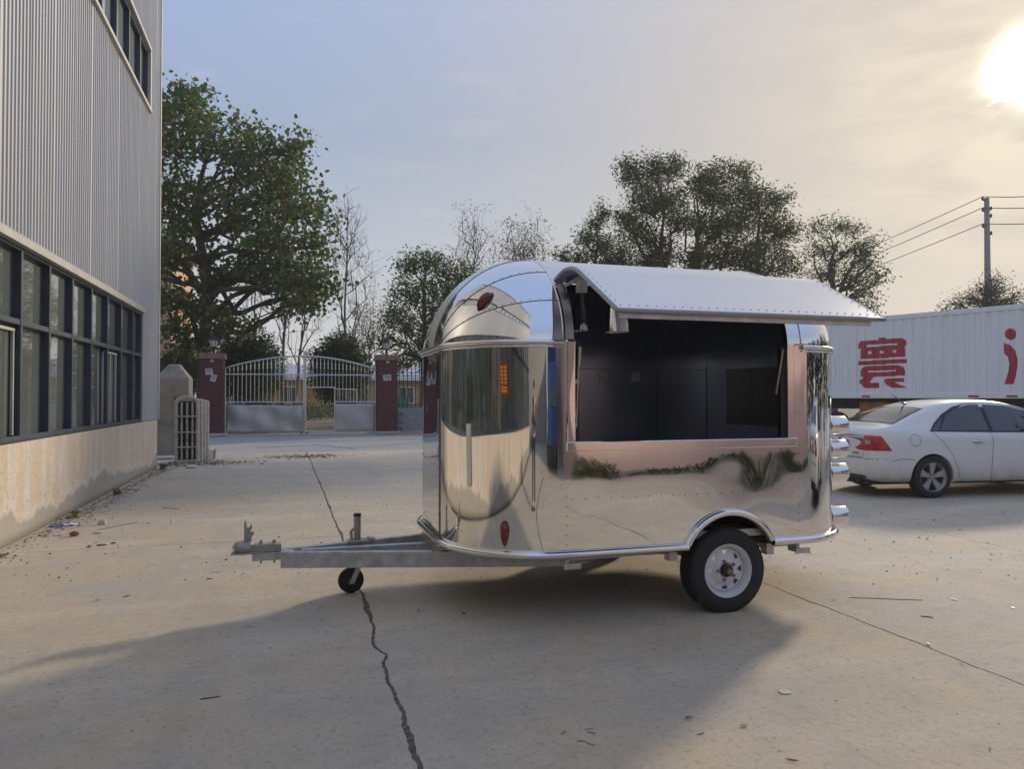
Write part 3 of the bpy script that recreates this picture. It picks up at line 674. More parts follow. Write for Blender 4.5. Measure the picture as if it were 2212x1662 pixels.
MB().prism([(-.335, .47), (-.285, .47), (-.285, .50), (-.27, .52), (-.27, .54), (-.295, .54), (-.28, .57), (-.285, .60), (-.30, .57), (-.315, .57), (-.325, .63), (-.335, .60)], lambda x, z: (x, TC - .006, z), lambda x, z: (x, TC + .006, z)).build('coupler_latch', M_GALVD, cp)
for x in (-.22, -.13): MB().lathe([(.014, .452), (.014, .468), (.008, .468), (.008, .476)], 8, (x, TC, 0)).lathe([(.007, .31), (.007, .335)], 8, (x, TC, 0)).build('bolt', M_GALVD, cp)
jx, jy = .47, TC + .20
jk = MB().tube([(jx, jy, .27), (jx, jy, .585)], .027, 16).build('jack_tube', M_GALVD, ft, 40)
MB().tube([(jx, jy, .585), (jx, jy, .607)], .029, 16).build('jack_cap', M_BLACKP, jk, 40)
MB().box(jx - .07, jy - .09, .398, jx + .14, jy + .03, .412).tube([(jx - .045, jy - .05, .41), (jx - .05, jy - .05, .48), (jx - .03, jy - .05, .50)], .012, 8).box(jx + .08, jy - .10, .405, jx + .12, jy - .02, .43).build('jack_clamp', M_GALVD, jk, bevel=.004)
wx, wy, wr = jx - .045, jy + .01, .098
MB().lathe([(.02, -.03), (.078, -.03), (.094, -.020), (wr, 0), (.094, .020), (.078, .03), (.02, .03)], 28, (wx, wy, wr), 'y').build('jack_wheel', M_RUBBER, jk, 40)
MB().lathe([(.0, -.032), (.03, -.032), (.03, .032), (.0, .032)], 14, (wx, wy, wr), 'y').build('jack_hub', M_GREYPL, jk, 40)
for s in (-1, 1): MB().prism([(wx - .018, wr - .02), (wx + .02, wr - .02), (jx + .045, .235), (jx + .03, .27), (jx - .03, .27), (jx - .01, .20)], lambda x, z: (x, wy + s * .040, z), lambda x, z: (x, wy + s * .047, z)).build('caster_fork', M_GALV, jk)
# wheels
def trailer_wheel(x, y, s):
    TRd = .290
    prof = [(.178, .072), (.188, .082), (.22, .088), (.262, .086), (.281, .074), (.2895, .055), (.2905, 0), (.2895, -.055), (.281, -.074), (.262, -.086), (.22, -.088), (.188, -.082), (.178, -.072)]
    wl = MB().lathe([(a, b * s) for a, b in prof], 72, (x, y, TRd), 'y').build('wheel', M_RUBBER, ft, 30)
    tr = MB()
    for k in range(56):
        a = 2 * math.pi * k / 56
        for (b0, b1, sk) in ((-.073, -.052, .05), (-.046, -.018, .04), (-.013, .013, 0), (.018, .046, -.04), (.052, .073, -.05)):
            q = []
            for rr in (.286, .2955 if abs(b0 + b1) < .1 else .2925):
                for (aa, bb) in ((a - .042 + sk, b0), (a + .042 + sk, b0), (a + .042 - sk, b1), (a - .042 - sk, b1)): q.append((x + rr * math.cos(aa), y + bb, TRd + rr * math.sin(aa)))
            tr.add(q, [(4, 5, 6, 7), (0, 1, 5, 4), (1, 2, 6, 5), (2, 3, 7, 6), (3, 0, 4, 7)])
    tag(tr.build('tread', M_RUBBER, wl), kind='stuff')
    rimp = [(.170, .060), (.182, .070), (.187, .080), (.185, .084), (.180, .083), (.174, .072), (.166, .066), (.160, .050), (.152, .010), (.150, -.06), (.178, -.075)]
    rim = MB().lathe([(a, -b * s) for a, b in rimp], 64, (x, y, TRd), 'y').build('rim', M_WRIM, wl, 40)
    d = MB(); NA, rings = 200, [.048, .060, .075, .088, .100, .107, .114, .121, .128, .136, .146, .1545]
    hgt = [.052, .056, .052, .044, .038, .034, .031, .030, .030, .031, .030, .022]
    for r_, h in zip(rings, hgt):
        for k in range(NA):
            a = 2 * math.pi * k / NA; d.v.append((x + r_ * math.cos(a), y - s * h, TRd + r_ * math.sin(a)))
    for i in range(len(rings) - 1):
        rm = (rings[i] + rings[i + 1]) / 2
        for k in range(NA):
            a = 2 * math.pi * (k + .5) / NA; da = (a + math.pi / 2 + math.pi / 8) % (math.pi / 4) - math.pi / 8
            wd = .07 + (rm - .100) * 3.2
            if .100 < rm < .136 and abs(da) < wd: continue
            k2 = (k + 1) % NA; d.f.append((i * NA + k, i * NA + k2, (i + 1) * NA + k2, (i + 1) * NA + k))
    d.build('wheel_disc', M_WRIM, wl, 40, solid=.005)
    MB().lathe([(.046, -.02), (.046, .062), (.040, .078), (.030, .082), (.0, .082)], 24, (x, y, TRd), 'y').build('hub', M_BLACKP, wl, 40) if s < 0 else MB().lathe([(.0, -.082), (.030, -.082), (.040, -.078), (.046, -.062), (.046, .02)], 24, (x, y, TRd), 'y').build('hub', M_BLACKP, wl, 40)
    nt = MB()
    for k in range(6):
        a = k * math.pi / 3; nt.obox((x + .014 * math.cos(a), y - s * .090, TRd + .014 * math.sin(a)), (.010, .016, .010))
    nt.lathe([(.009, -s * .08), (.009, -s * .102), (0, -s * .102)], 10, (x, y, TRd), 'y').build('castle_nut', M_BRASS, wl)
    for k in range(5):
        a = 2 * math.pi * k / 5 + R(108); cx, cz = x + .066 * math.cos(a), TRd + .066 * math.sin(a)
        MB().lathe([(.012, -s * .052), (.012, -s * .068), (.006, -s * .068), (.006, -s * .082), (0, -s * .082)], 8, (cx, y, cz), 'y').build('lug_nut', M_BRASS, wl)
trailer_wheel(2.90, TY + .062, 1)
trailer_wheel(2.90, TN - .062, -1)
# marker lamps
def teardrop(c, n, up, ln, w, d):
    n = n.normalized(); up = (up - n * up.dot(n)).normalized(); sd = up.cross(n)
    bz, ls = MB(), MB()
    def fn(k, grow, dep):
        def f(u, v):
            a = 2 * math.pi * v; y = math.cos(a) * u
            return c + up * (y * ln / 2 * grow) + sd * (math.sin(a) * u * (.76 + .24 * y) * w / 2 * grow) + n * (dep + math.sqrt(max(0, 1 - u * u)) * d * k)
        return f
    b = bz.grid(fn(.30, 1.14, -.001), 8, 28).build('marker_light', M_BLACKP, ft, 60)
    ls.grid(fn(1.0, 1.0, .004), 8, 28).build('lens', M_RED, b, 60)
s = R(32.5); teardrop(plan(s, 0, -1, .607, .002), plan(s, 0, -1, 0, 1) - plan(s, 0, -1, 0), Vector((0, 0, 1)), .148, .072, .034)
c = cap(R(33), R(41), 0); n = (cap(R(34), R(41), 0) - c).cross(cap(R(33), R(42), 0) - c); n = n if n.z > 0 else -n
teardrop(c + n.normalized() * .004, n, cap(R(36), R(37), 0) - c, .145, .075, .045)
# sign reflection painted on the corner panel as a decal, and a taped strip
s0, s1 = R(36), R(29)
refl = MB().grid(lambda u, v: plan(R(35.4) - R(4.2) * u - R(.7) * (1 - v), 0, -1, 1.515 + .213 * v, .0015), 6, 6).build('sign_reflection', mat('sign_reflection_red', (.62, .02, .02), .5, 0, 0), ft, 60)
YEL = mat('sign_reflection_yellow', (.80, .48, .03), .5, 0, 0); q = MB()
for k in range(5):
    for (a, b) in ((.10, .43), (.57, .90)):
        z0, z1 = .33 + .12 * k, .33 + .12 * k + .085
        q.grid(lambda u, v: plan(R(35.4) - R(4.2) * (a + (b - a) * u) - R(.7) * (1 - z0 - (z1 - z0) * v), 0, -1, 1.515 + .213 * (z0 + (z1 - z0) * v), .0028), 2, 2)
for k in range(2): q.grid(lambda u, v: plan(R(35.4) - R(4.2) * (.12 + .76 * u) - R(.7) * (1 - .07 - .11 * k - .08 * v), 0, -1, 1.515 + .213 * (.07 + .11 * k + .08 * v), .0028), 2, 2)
q.build('sign_reflection_print', YEL, refl)
def strip(u, v):
    z = .895 + .425 * v; w = (.5 if v > .06 else .5 * math.sqrt(max(0, 1 - ((.06 - v) / .06) ** 2)))
    return plan(R(55) - R(3.0) * ((u - .5) * 2 * w) + R(.8) * (v - .5), 0, -1, z, .004)
MB().grid(strip, 4, 40).build('cream_strip', M_CREAM, ft, 40, solid=.004)
# tail lamp buckets
for z in (1.272, 1.083, .893, .548):
    bk = MB().lathe([(.070, 3.92), (.078, 4.05), (.079, 4.095), (.076, 4.10), (.077, 4.105), (.077, 4.255), (.073, 4.264), (.062, 4.264), (.058, 4.24)], 36, (0, 5.0, z), 'x').build('tail_light_bucket', M_CHROME, ft, 50)
    MB().lathe([(.060, 4.255), (.05, 4.262), (0, 4.266)], 24, (0, 5.0, z), 'x').build('lens', M_REDLENS, bk, 40)
    MB().tube([(4.092, 5.0 - .081 * math.cos(a / 12 * 6.283), z + .081 * math.sin(a / 12 * 6.283)) for a in range(13)], .0045, 6).build('weld_bead', M_RIVET, bk)
# ================================================================ parked white saloon
CARRZ = R(-6.6); car = thing('parked_car', 'white saloon parked behind the trailer with dusty bumper and roof aerial', 'car', (9.17, 9.60, 0), CARRZ)
def evalmesh(o, name):
    bpy.context.view_layer.update(); dg = bpy.context.evaluated_depsgraph_get(); me = bpy.data.meshes.new_from_object(o.evaluated_get(dg)); me.name = name; return me
SX = [0, .035, .10, .25, .45, .65, .85, 1.1, 1.4, 1.7, 2.1, 2.5, 2.85, 3.1, 3.35, 3.6, 3.95, 4.25, 4.40, 4.47]
Wd = [.60, .70, .765, .81, .83, .842, .848, .851, .853, .853, .853, .853, .85, .848, .845, .84, .81, .74, .66, .55]
ZB0 = [.38, .29, .24, .22, .21, .20, .19, .18, .18, .18, .18, .18, .18, .18, .19, .20, .20, .22, .26, .32]
ZBE = [.76, .90, .97, .985, .99, .985, .975, .965, .955, .945, .935, .925, .915, .905, .895, .88, .83, .75, .67, .58]
ZT = [.80, .955, 1.045, 1.068, 1.10, 1.195, 1.285, 1.375, 1.435, 1.462, 1.468, 1.44, 1.36, 1.245, 1.12, 1.01, .93, .83, .72, .60]
WR = [.52, .62, .69, .72, .70, .66, .63, .60, .585, .58, .58, .585, .60, .63, .67, .72, .70, .62, .54, .45]
m = MB(); NP = 13
def sect(i):
    w, zb, zl, zt, wr = Wd[i], ZB0[i], ZBE[i], ZT[i], WR[i]; k = min(1, max(0, (zt - zl) / .45)); e = zt - .012 - .055 * k
    P = [(0, zb), (.55 * w, zb), (.92 * w, zb + .015), (.985 * w, zb + .13), (w, zb + (zl - zb) * .52), (.992 * w, zl - .10), (.955 * w, zl)]
    a = P[-1]; P += [(a[0] + (wr - a[0]) * .36, a[1] + (e - a[1]) * .34), (a[0] + (wr - a[0]) * .72, a[1] + (e - a[1]) * .70), (wr, e), (.80 * wr, zt - .012), (.4 * wr, zt), (0, zt)]
    return P
for i, x in enumerate(SX):
    P = sect(i); ring = [(x - .98, -y, z) for y, z in P] + [(x - .98, y, z) for y, z in P[-2:0:-1]]; m.v += ring
n = 2 * NP - 2
for i in range(len(SX) - 1):
    for j in range(n): m.f.append((i * n + j, i * n + (j + 1) % n, (i + 1) * n + (j + 1) % n, (i + 1) * n + j))
m.f += [tuple(range(n - 1, -1, -1)), tuple((len(SX) - 1) * n + j for j in range(n))]
me = m.mesh('body', M_WHITECAR, 50); body = link(bpy.data.objects.new('body', me)); body.parent = None
sub = body.modifiers.new('sub', 'SUBSURF'); sub.levels = sub.render_levels = 2
me2 = evalmesh(body, 'body'); bm = bmesh.new(); bm.from_mesh(me2); bvh = BVHTree.FromBMesh(bm); bm.free()
cut = []
for wxp in (0, 2.6):
    for sd in (-1, 1):
        c = MB().lathe([(.345, sd * .55), (.345, sd * 1.1)], 40, (wxp, 0, .315), 'y', True).build('cutter', None); cut.append(c)
        bo = body.modifiers.new('cut', 'BOOLEAN'); bo.operation = 'DIFFERENCE'; bo.object = c; bo.solver = 'EXACT'
me3 = evalmesh(body, 'body'); body.modifiers.clear(); body.data = me3; body.parent = car
me3.materials.clear(); me3.materials.append(M_WHITECAR)
me3.polygons.foreach_set('use_smooth', [True] * len(me3.polygons)); me3.set_sharp_from_angle(angle=R(42))
me3.polygons.foreach_set('material_index', [0] * len(me3.polygons))
for c in cut: bpy.data.objects.remove(c)
def cast(view, a, b, off):
    if view == 'side': o_, d_ = Vector((a, -3, b)), Vector((0, 1, 0))
    elif view == 'far': o_, d_ = Vector((a, 3, b)), Vector((0, -1, 0))
    elif view == 'rear': o_, d_ = Vector((-4, a, b)), Vector((1, 0, 0))
    elif view == 'top': o_, d_ = Vector((a, b, 4)), Vector((0, 0, -1))
    h, nn, _, _ = bvh.ray_cast(o_, d_)
    if h is None: return o_ + d_ * 3
    if nn.dot(d_) > 0: nn = -nn
    return h + nn * off
def patch(name, mat_, view, poly, off=.004, step=.04, nv=6, parent=None, thick=0):
    """a skin patch that follows the body: poly is monotone in its first coordinate"""
    xs = sorted({p[0] for p in poly}); X = []
    for a, b in zip(xs, xs[1:]): k = max(1, int((b - a) / step)); X += [a + (b - a) * t / k for t in range(k)]
    X.append(xs[-1]); m = MB(); cols = []
    for x in X:
        zs = []
        for (p, q) in zip(poly, poly[1:] + poly[:1]):
            if abs(p[0] - q[0]) < 1e-9:
                if abs(p[0] - x) < 1e-9: zs += [p[1], q[1]]
            elif min(p[0], q[0]) - 1e-9 <= x <= max(p[0], q[0]) + 1e-9: zs.append(p[1] + (q[1] - p[1]) * (x - p[0]) / (q[0] - p[0]))
        cols.append((x, min(zs), max(zs)))
    for x, a, b in cols:
        for j in range(nv + 1): m.v.append(tuple(cast(view, x, a + (b - a) * j / nv, off)))
    for i in range(len(cols) - 1):
        for j in range(nv): q = i * (nv + 1) + j; m.f.append((q, q + nv + 1, q + nv + 2, q + 1))
    return m.build(name, mat_, parent or car, 60, local=True, solid=thick)
def seam(view, pts, w=.006, name='seam', mat_=M_SEAM, off=.0025, closed=False, parent=None):
    P = []
    for (a, b) in zip(pts, pts[1:]):
        k = max(2, int(math.hypot(b[0] - a[0], b[1] - a[1]) / .04)); P += [(a[0] + (b[0] - a[0]) * t / k, a[1] + (b[1] - a[1]) * t / k) for t in range(k)]
    P.append(pts[-1]); m = MB()
    for i, p in enumerate(P):
        q0, q1 = P[max(i - 1, 0)], P[min(i + 1, len(P) - 1)]; d = (q1[0] - q0[0], q1[1] - q0[1]); l = math.hypot(*d) or 1; nx, ny = -d[1] / l * w / 2, d[0] / l * w / 2
        m.v += [tuple(cast(view, p[0] + nx, p[1] + ny, off)), tuple(cast(view, p[0] - nx, p[1] - ny, off))]
    m.f = [(2 * i, 2 * i + 2, 2 * i + 3, 2 * i + 1) for i in range(len(P) - 1)]
    return m.build(name, mat_, parent or car, local=True)
for vw in ('side', 'far'):
    patch('window_surround', M_BLACKP, vw, [(-.02, .985), (.10, 1.10), (.30, 1.24), (.52, 1.345), (.80, 1.405), (1.10, 1.41), (1.45, 1.39), (1.80, 1.31), (2.12, 1.17), (2.32, 1.01), (2.34, .955), (1.1, .965)], .003)
    patch('rear_door_glass', M_CARGLASS, vw, [(.17, 1.00), (.34, 1.20), (.53, 1.31), (.80, 1.378), (.99, 1.382), (.99, .992)], .0065)
    patch('quarter_glass', M_CARGLASS, vw, [(.02, .995), (.11, 1.08), (.30, 1.215), (.14, 1.0)], .0065)
    patch('front_door_glass', M_CARGLASS, vw, [(1.06, .985), (1.06, 1.382), (1.45, 1.362), (1.79, 1.285), (2.08, 1.155), (2.24, 1.03), (2.26, .975)], .0065)
    seam(vw, [(1.02, .97), (1.02, .80), (.99, .55), (.985, .30), (1.02, .235)])
    seam(vw, [(.03, .975), (.10, .90), (.22, .78), (.33, .62), (.41, .44), (.46, .29), (.52, .235), (1.02, .235), (2.05, .24), (2.10, .40), (2.12, .80), (2.18, .95)])
    seam(vw, [(-.66, .56), (-.50, .585), (-.30, .575)])
    for hx in (.78, 1.86):
        hd = MB(); c0 = cast(vw, hx, .835, 0); sg = -1 if vw == 'side' else 1
        hd.tube([c0 + Vector((-.11, 0, 0)), c0 + Vector((-.09, sg * .03, .004)), c0 + Vector((.05, sg * .034, .008)), c0 + Vector((.085, 0, .008))], [.012, .015, .016, .012], 8)
        hd.build('door_handle', M_WHITECAR, car, 60, local=True)
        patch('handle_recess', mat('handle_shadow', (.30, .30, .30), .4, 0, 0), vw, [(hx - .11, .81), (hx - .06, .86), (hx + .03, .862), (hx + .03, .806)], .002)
    patch('sill_trim', M_GREYPL, vw, [(.42, .20), (.42, .235), (2.15, .235), (2.15, .20)], .003)
cx, cz = -.28, .86
seam('side', [(cx + .082 * math.cos(t / 20 * 6.2832), cz + .09 * math.sin(t / 20 * 6.2832)) for t in range(21)], .005, 'fuel_flap')
patch('rear_window', M_CARGLASS, 'top', [(-.50, -.60), (-.50, .60), (-.05, .53), (.06, .51), (.06, -.51), (-.05, -.53)], .005, nv=10)
seam('top', [(-.525, -.63), (-.525, .63)], .02, 'window_surround', M_BLACKP, .004); 
for s in (-1, 1): seam('top', [(-.52, s * .63), (-.05, s * .545), (.08, s * .52)], .022, 'window_surround', M_BLACKP, .004)
patch('windscreen', M_CARGLASS, 'top', [(1.62, -.52), (1.62, .52), (2.32, .68), (2.32, -.68)], .005, nv=10)
# tail lights wrap round the rear corner
for vw, sg in (('side', -1), ('far', 1)):
    tl = patch('tail_light', M_REDLENS, vw, [(-.972, .71), (-.955, .93), (-.80, .92), (-.655, .705)], .006, .02, 8)
    patch('reversing_lamp', M_CLEARL, vw, [(-.955, .80), (-.95, .85), (-.925, .852), (-.92, .80)], .0095, .02, 4, tl)
    tr_ = [(sg * .60, .71), (sg * .585, .925), (sg * .66, .93), (sg * .70, .925), (sg * .70, .705)]
    tl2 = patch('tail_light', M_REDLENS, 'rear', tr_, .006, .02, 8)
    patch('reversing_lamp', M_CLEARL, 'rear', [(sg * .625, .79), (sg * .62, .86), (sg * .69, .865), (sg * .695, .80)], .0095, .02, 4, tl2)
seam('rear', [(-.60, .93), (-.60, .66), (-.56, .60), (.56, .60), (.60, .66), (.60, .93)], .007)
seam('rear', [(-.80, .585), (.80, .585)], .007)
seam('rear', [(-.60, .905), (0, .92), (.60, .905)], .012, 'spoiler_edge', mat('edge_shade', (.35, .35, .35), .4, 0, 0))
patch('number_plate', M_PLATE, 'rear', [(-.26, .715), (-.26, .835), (.26, .835), (.26, .715)], .012, .05, 2)
patch('lower_valance', M_GREYPL, 'rear', [(-.6, .26), (-.6, .335), (.6, .335), (.6, .26)], .004, .05, 2)
def text(body_, size, mat_, parent, m4, name, ext=.001):
    c = bpy.data.curves.new(name, 'FONT'); c.body = body_; c.size = size; c.extrude = ext; c.align_x = 'CENTER'; c.align_y = 'CENTER'
    o = bpy.data.objects.new(name, c); link(o); me = evalmesh(o, name); me.materials.clear(); me.materials.append(mat_)
    bpy.data.objects.remove(o); o = link(bpy.data.objects.new(name, me)); o.parent = parent; o.matrix_local = m4; return o
rearM = lambda y, z, dx=0: Matrix.Translation(cast('rear', y, z, .014) + Vector((-.004 + dx, 0, 0))) @ Matrix(((0, 0, -1, 0), (-1, 0, 0, 0), (0, 1, 0, 0), (0, 0, 0, 1)))
text('VGH953', .115, M_WHITE, car, rearM(0, .775), 'plate_number')
text('RAPID', .055, M_GREYPL, car, rearM(-.44, .655), 'badge_lettering')
bd = MB(); b0 = cast('rear', -.02, .86, .006)
bd.add([b0 + Vector((0, -.03, -.025)), b0 + Vector((0, .03, -.025)), b0 + Vector((0, .008, .03)), b0 + Vector((0, -.006, .03))], [(0, 1, 2, 3)]).build('emblem', M_GREYPL, car, local=True)
MB().tube([cast('top', .20, 0, 0), cast('top', .17, 0, 0) + Vector((-.01, 0, .02)), Vector((-.05, 0, 1.55))], [.02, .014, .003], 8).build('roof_aerial', M_BLACKP, car, 40, local=True)
MB().lathe([(.008, -.93), (.008, -.95)], 8, (0, -.45, .48), 'x', True).build('parking_sensor', M_GREYPL, car, local=True)
tyre = MB().lathe([(.215, -.09), (.235, -.098), (.285, -.095), (.308, -.075), (.312, 0), (.308, .075), (.285, .095), (.235, .098), (.215, .09)], 56, axis='y').mesh('tyre', M_RUBBER, 30)
rm = MB().lathe([(.200, -.055), (.218, -.085), (.226, -.090), (.220, -.094), (.212, -.082), (.205, -.06), (.20, .08)], 48, axis='y')
for k in range(5):
    a = 2 * math.pi * k / 5 + .3
    for s in (-1, 1):
        ca, sa = math.cos(a), math.sin(a); t = Vector((-sa, 0, ca)); rr = Vector((ca, 0, sa))
        m_ = [rr * .05 - t * .026, rr * .05 + t * .026, rr * .208 + t * .056, rr * .208 - t * .056]
        if s < 0: rm.add([p + Vector((0, -.072 + (.016 if i < 2 else 0), 0)) for i, p in enumerate(m_)] + [p + Vector((0, -.02, 0)) for p in m_], [(0, 1, 2, 3), (0, 4, 5, 1), (1, 5, 6, 2), (2, 6, 7, 3), (3, 7, 4, 0)])
rm.lathe([(.0, -.058), (.035, -.060), (.068, -.05), (.068, -.02)], 20, axis='y'); rim_me = rm.mesh('rim', M_ALLOY, 40)
brk = MB().lathe([(.0, -.01), (.195, -.01), (.195, .02)], 32, axis='y').mesh('brake_disc', M_DARK)
lug = MB().lathe([(.011, -.052), (.011, -.066), (0, -.066)], 8, axis='y').mesh('lug_nut', M_GREYPL)
for wxp in (0, 2.6):
    for sd in (-1, 1):
        w = inst('wheel', tyre, car, (wxp, sd * .755, .312)); rz = 0 if sd < 0 else math.pi
        for nm, me_ in (('rim', rim_me), ('brake_disc', brk)): inst(nm, me_, w, (0, 0, 0), (0, 0, rz))
        for k in range(5): a = 2 * math.pi * k / 5 + .3 + .63; inst('lug_nut', lug, w, (.045 * math.cos(a) * (1 if sd < 0 else -1), 0, .045 * math.sin(a)), (0, 0, rz))
MB().grid(lambda u, v: (-.34 + .68 * u, -.80 + 1.6 * v, .62), 2, 2).box(-.9, -.6, .19, 2.9, .6, .24).tube([(-.95, -.45, .25), (-.6, -.45, .24)], .03, 8).build('underbody', M_DARK, car, local=True)
# ================================================================ white container on its lorry trailer
CT0 = Vector((17.16, 22.5, 0)); CANG = math.atan2(-.938, .346)
ct_ = thing('container_trailer', 'white ribbed container body with red lettering on a road trailer', 'container trailer', CT0, CANG)
CL, CZ0, CZ1 = 12.2, 1.46, 4.12
PIT = .30
def prof(s):
    t = (s % PIT) / PIT
    return 0.0 if t < .44 else -.036 * (t - .44) / .06 if t < .5 else -.036 if t < .94 else -.036 * (1 - (t - .94) / .06)
brk_ = []
for k in range(int(CL / PIT) + 1):
    for t in (0, .44, .5, .94): 
        if .12 < k * PIT + t * PIT < CL - .12: brk_.append(k * PIT + t * PIT)
ss = [.12] + brk_ + [CL - .12]; m = MB()
for s in ss: m.v += [(s, -prof(s) + .006, CZ0 + .16), (s, -prof(s) + .006, CZ1 - .14)]
m.f = [(2 * i, 2 * i + 2, 2 * i + 3, 2 * i + 1) for i in range(len(ss) - 1)]
m.build('ribbed_side', M_CONT, ct_, local=True)
MB().box(0, -.012, CZ1 - .14, CL, .10, CZ1).build('top_rail', M_CONT, ct_, local=True, bevel=.01)
MB().box(0, -.012, CZ0, CL, .10, CZ0 + .16).build('bottom_rail', M_CONT, ct_, local=True, bevel=.01)
for s in (0, CL - .12): MB().box(s, -.015, CZ0 + .161, s + .12, .10, CZ1 - .141).build('corner_post', M_CONT, ct_, local=True, bevel=.01)
MB().box(.02, .10, CZ0 + .02, CL - .02, 2.44, CZ1 - .02).build('container_shell', M_CONT, ct_, local=True)
MB().box(.3, .5, 1.10, CL - .3, 2.0, 1.40).build('chassis', M_DARK, ct_, local=True)
MB().box(.1, .05, 1.402, CL - .1, 2.4, 1.456).build('deck', M_IRON, ct_, local=True)
MB().box(2.2, .25, .75, 3.2, 1.0, 1.35).build('tool_locker', M_ORANGE, ct_, local=True, bevel=.02)
def sz(u, v):
    """where a sight line meets the container side: distance along it and height"""
    q = (u - U0) / F; d = Vector((SY + CY * q, CY - SY * q)); e = Vector((math.cos(CANG), math.sin(CANG)))
    det = d.x * -e.y + e.x * d.y; t = (CT0.x * -e.y + e.x * CT0.y) / det; s = (d.x * CT0.y - d.y * CT0.x) / det
    return s, CAMH + (858 - v) / F * t
for u in (1862, 2092, 2174):
    s, z = sz(u, 857); MB().box(s, -.017, CZ0 + .03, s + .28, -.0125, CZ0 + .09).build('reflector', M_REDP, ct_, local=True); MB().box(s + .285, -.017, CZ0 + .03, s + .50, -.0125, CZ0 + .09).build('reflector', M_WHITE, ct_, local=True)
cw = MB().lathe([(.25, -.13), (.30, -.14), (.46, -.13), (.50, -.10), (.50, .10), (.46, .13), (.30, .14), (.25, .13)], 32, axis='y').mesh('wheel', M_RUBBER, 40)
chb = MB().lathe([(.29, -.12), (.27, -.05), (.12, -.05), (.12, -.14), (0, -.14)], 24, axis='y').mesh('wheel_hub', M_GREYPL, 40)
for s in (1.4, 2.7, 4.0):
    for y in (.22, 2.22): w = inst('wheel', cw, ct_, (s, y, .50)); inst('wheel_hub', chb, w, (0, 0, 0), (0, 0, 0 if y < 1 else math.pi))
MB().tube([(8.9, .5, 0.02), (8.9, .5, 1.1)], .07, 8).tube([(8.9, 1.9, 0.02), (8.9, 1.9, 1.1)], .07, 8).build('landing_leg', M_DARK, ct_, local=True)
GLY = [([(142, 312), (145, 255), (175, 222), (395, 205), (398, 180), (487, 175), (489, 196), (690, 184), (735, 205), (746, 240), (744, 277), (715, 283), (728, 300), (730, 418), (168, 447), (172, 365), (188, 318)],
        [[(248, 272), (632, 250), (632, 270), (248, 295)], [(262, 352), (312, 350), (315, 382), (262, 385)], [(417, 342), (465, 345), (466, 374), (417, 376)], [(574, 335), (612, 335), (618, 365), (574, 368)]]),
       ([(142, 472), (748, 443), (748, 497), (142, 524)], []),
       ([(168, 670), (170, 600), (200, 550), (260, 535), (640, 520), (700, 540), (724, 590), (724, 652), (345, 667), (290, 728), (300, 743), (407, 742), (407, 808), (240, 810), (200, 790), (190, 757), (155, 757), (155, 705), (195, 695), (212, 668)], [[(262, 595), (610, 580), (612, 600), (262, 614)]]),
       ([(712, 683), (712, 727), (588, 735), (746, 803), (570, 806), (490, 765), (462, 725), (470, 695), (500, 688)], []),
       ([(2051 + 71 * math.cos(k * .3927), 134 + 71 * math.sin(k * .3927)) for k in range(16)], []),
       ([(1962, 240), (2040, 270), (2110, 350), (2138, 450), (2130, 570), (2105, 660), (2078, 755), (1970, 760), (2020, 600), (2033, 500), (2015, 420), (1965, 368)], [])]
def xing(poly, z):
    out = []
    for p, q in zip(poly, poly[1:] + poly[:1]):
        if (p[1] <= z) != (q[1] <= z): out.append(p[0] + (q[0] - p[0]) * (z - p[1]) / (q[1] - p[1]))
    return out
def glyph(polys):
    m = MB(); st = .018
    for outer, holes in polys:
        tr = lambda pl: [sz((3350 + a / 3.151) / 1.8319, (1280 + b / 3.151) / 1.8319) for a, b in pl]
        ps = [tr(outer)] + [tr(h) for h in holes]; z0 = min(p[1] for p in ps[0]); z1 = max(p[1] for p in ps[0]); k = int((z1 - z0) / st) + 1
        for i in range(k):
            z = z0 + (i + .5) * (z1 - z0) / k; X = sorted(x for p in ps for x in xing(p, z)); h = (z1 - z0) / k / 2
            for a, b in zip(X[::2], X[1::2]):
                cutx = [a] + [s for s in brk_ if a + .002 < s < b - .002] + [b]
                for c0, c1 in zip(cutx, cutx[1:]): m.add([(c0, -prof(c0) + .002, z - h), (c1, -prof(c1) + .002, z - h), (c1, -prof(c1) + .002, z + h), (c0, -prof(c0) + .002, z + h)], [(0, 1, 2, 3)])
    return m
glyph(GLY[:4]).build('painted_character', M_REDP, ct_, local=True)
tag(glyph(GLY[4:5]).build('painted_dot', M_REDP, ct_, local=True), 'red dot above the stroke of the letter'); glyph(GLY[5:]).build('painted_letter', M_REDP, ct_, local=True)
m = MB()                                  # a further character sits at the end hidden by the food trailer
for k in range(3): m.box(.55 + .32 * k, -.004, 2.0, .65 + .32 * k, .0, 3.5)
m.build('painted_character', M_REDP, ct_, local=True)
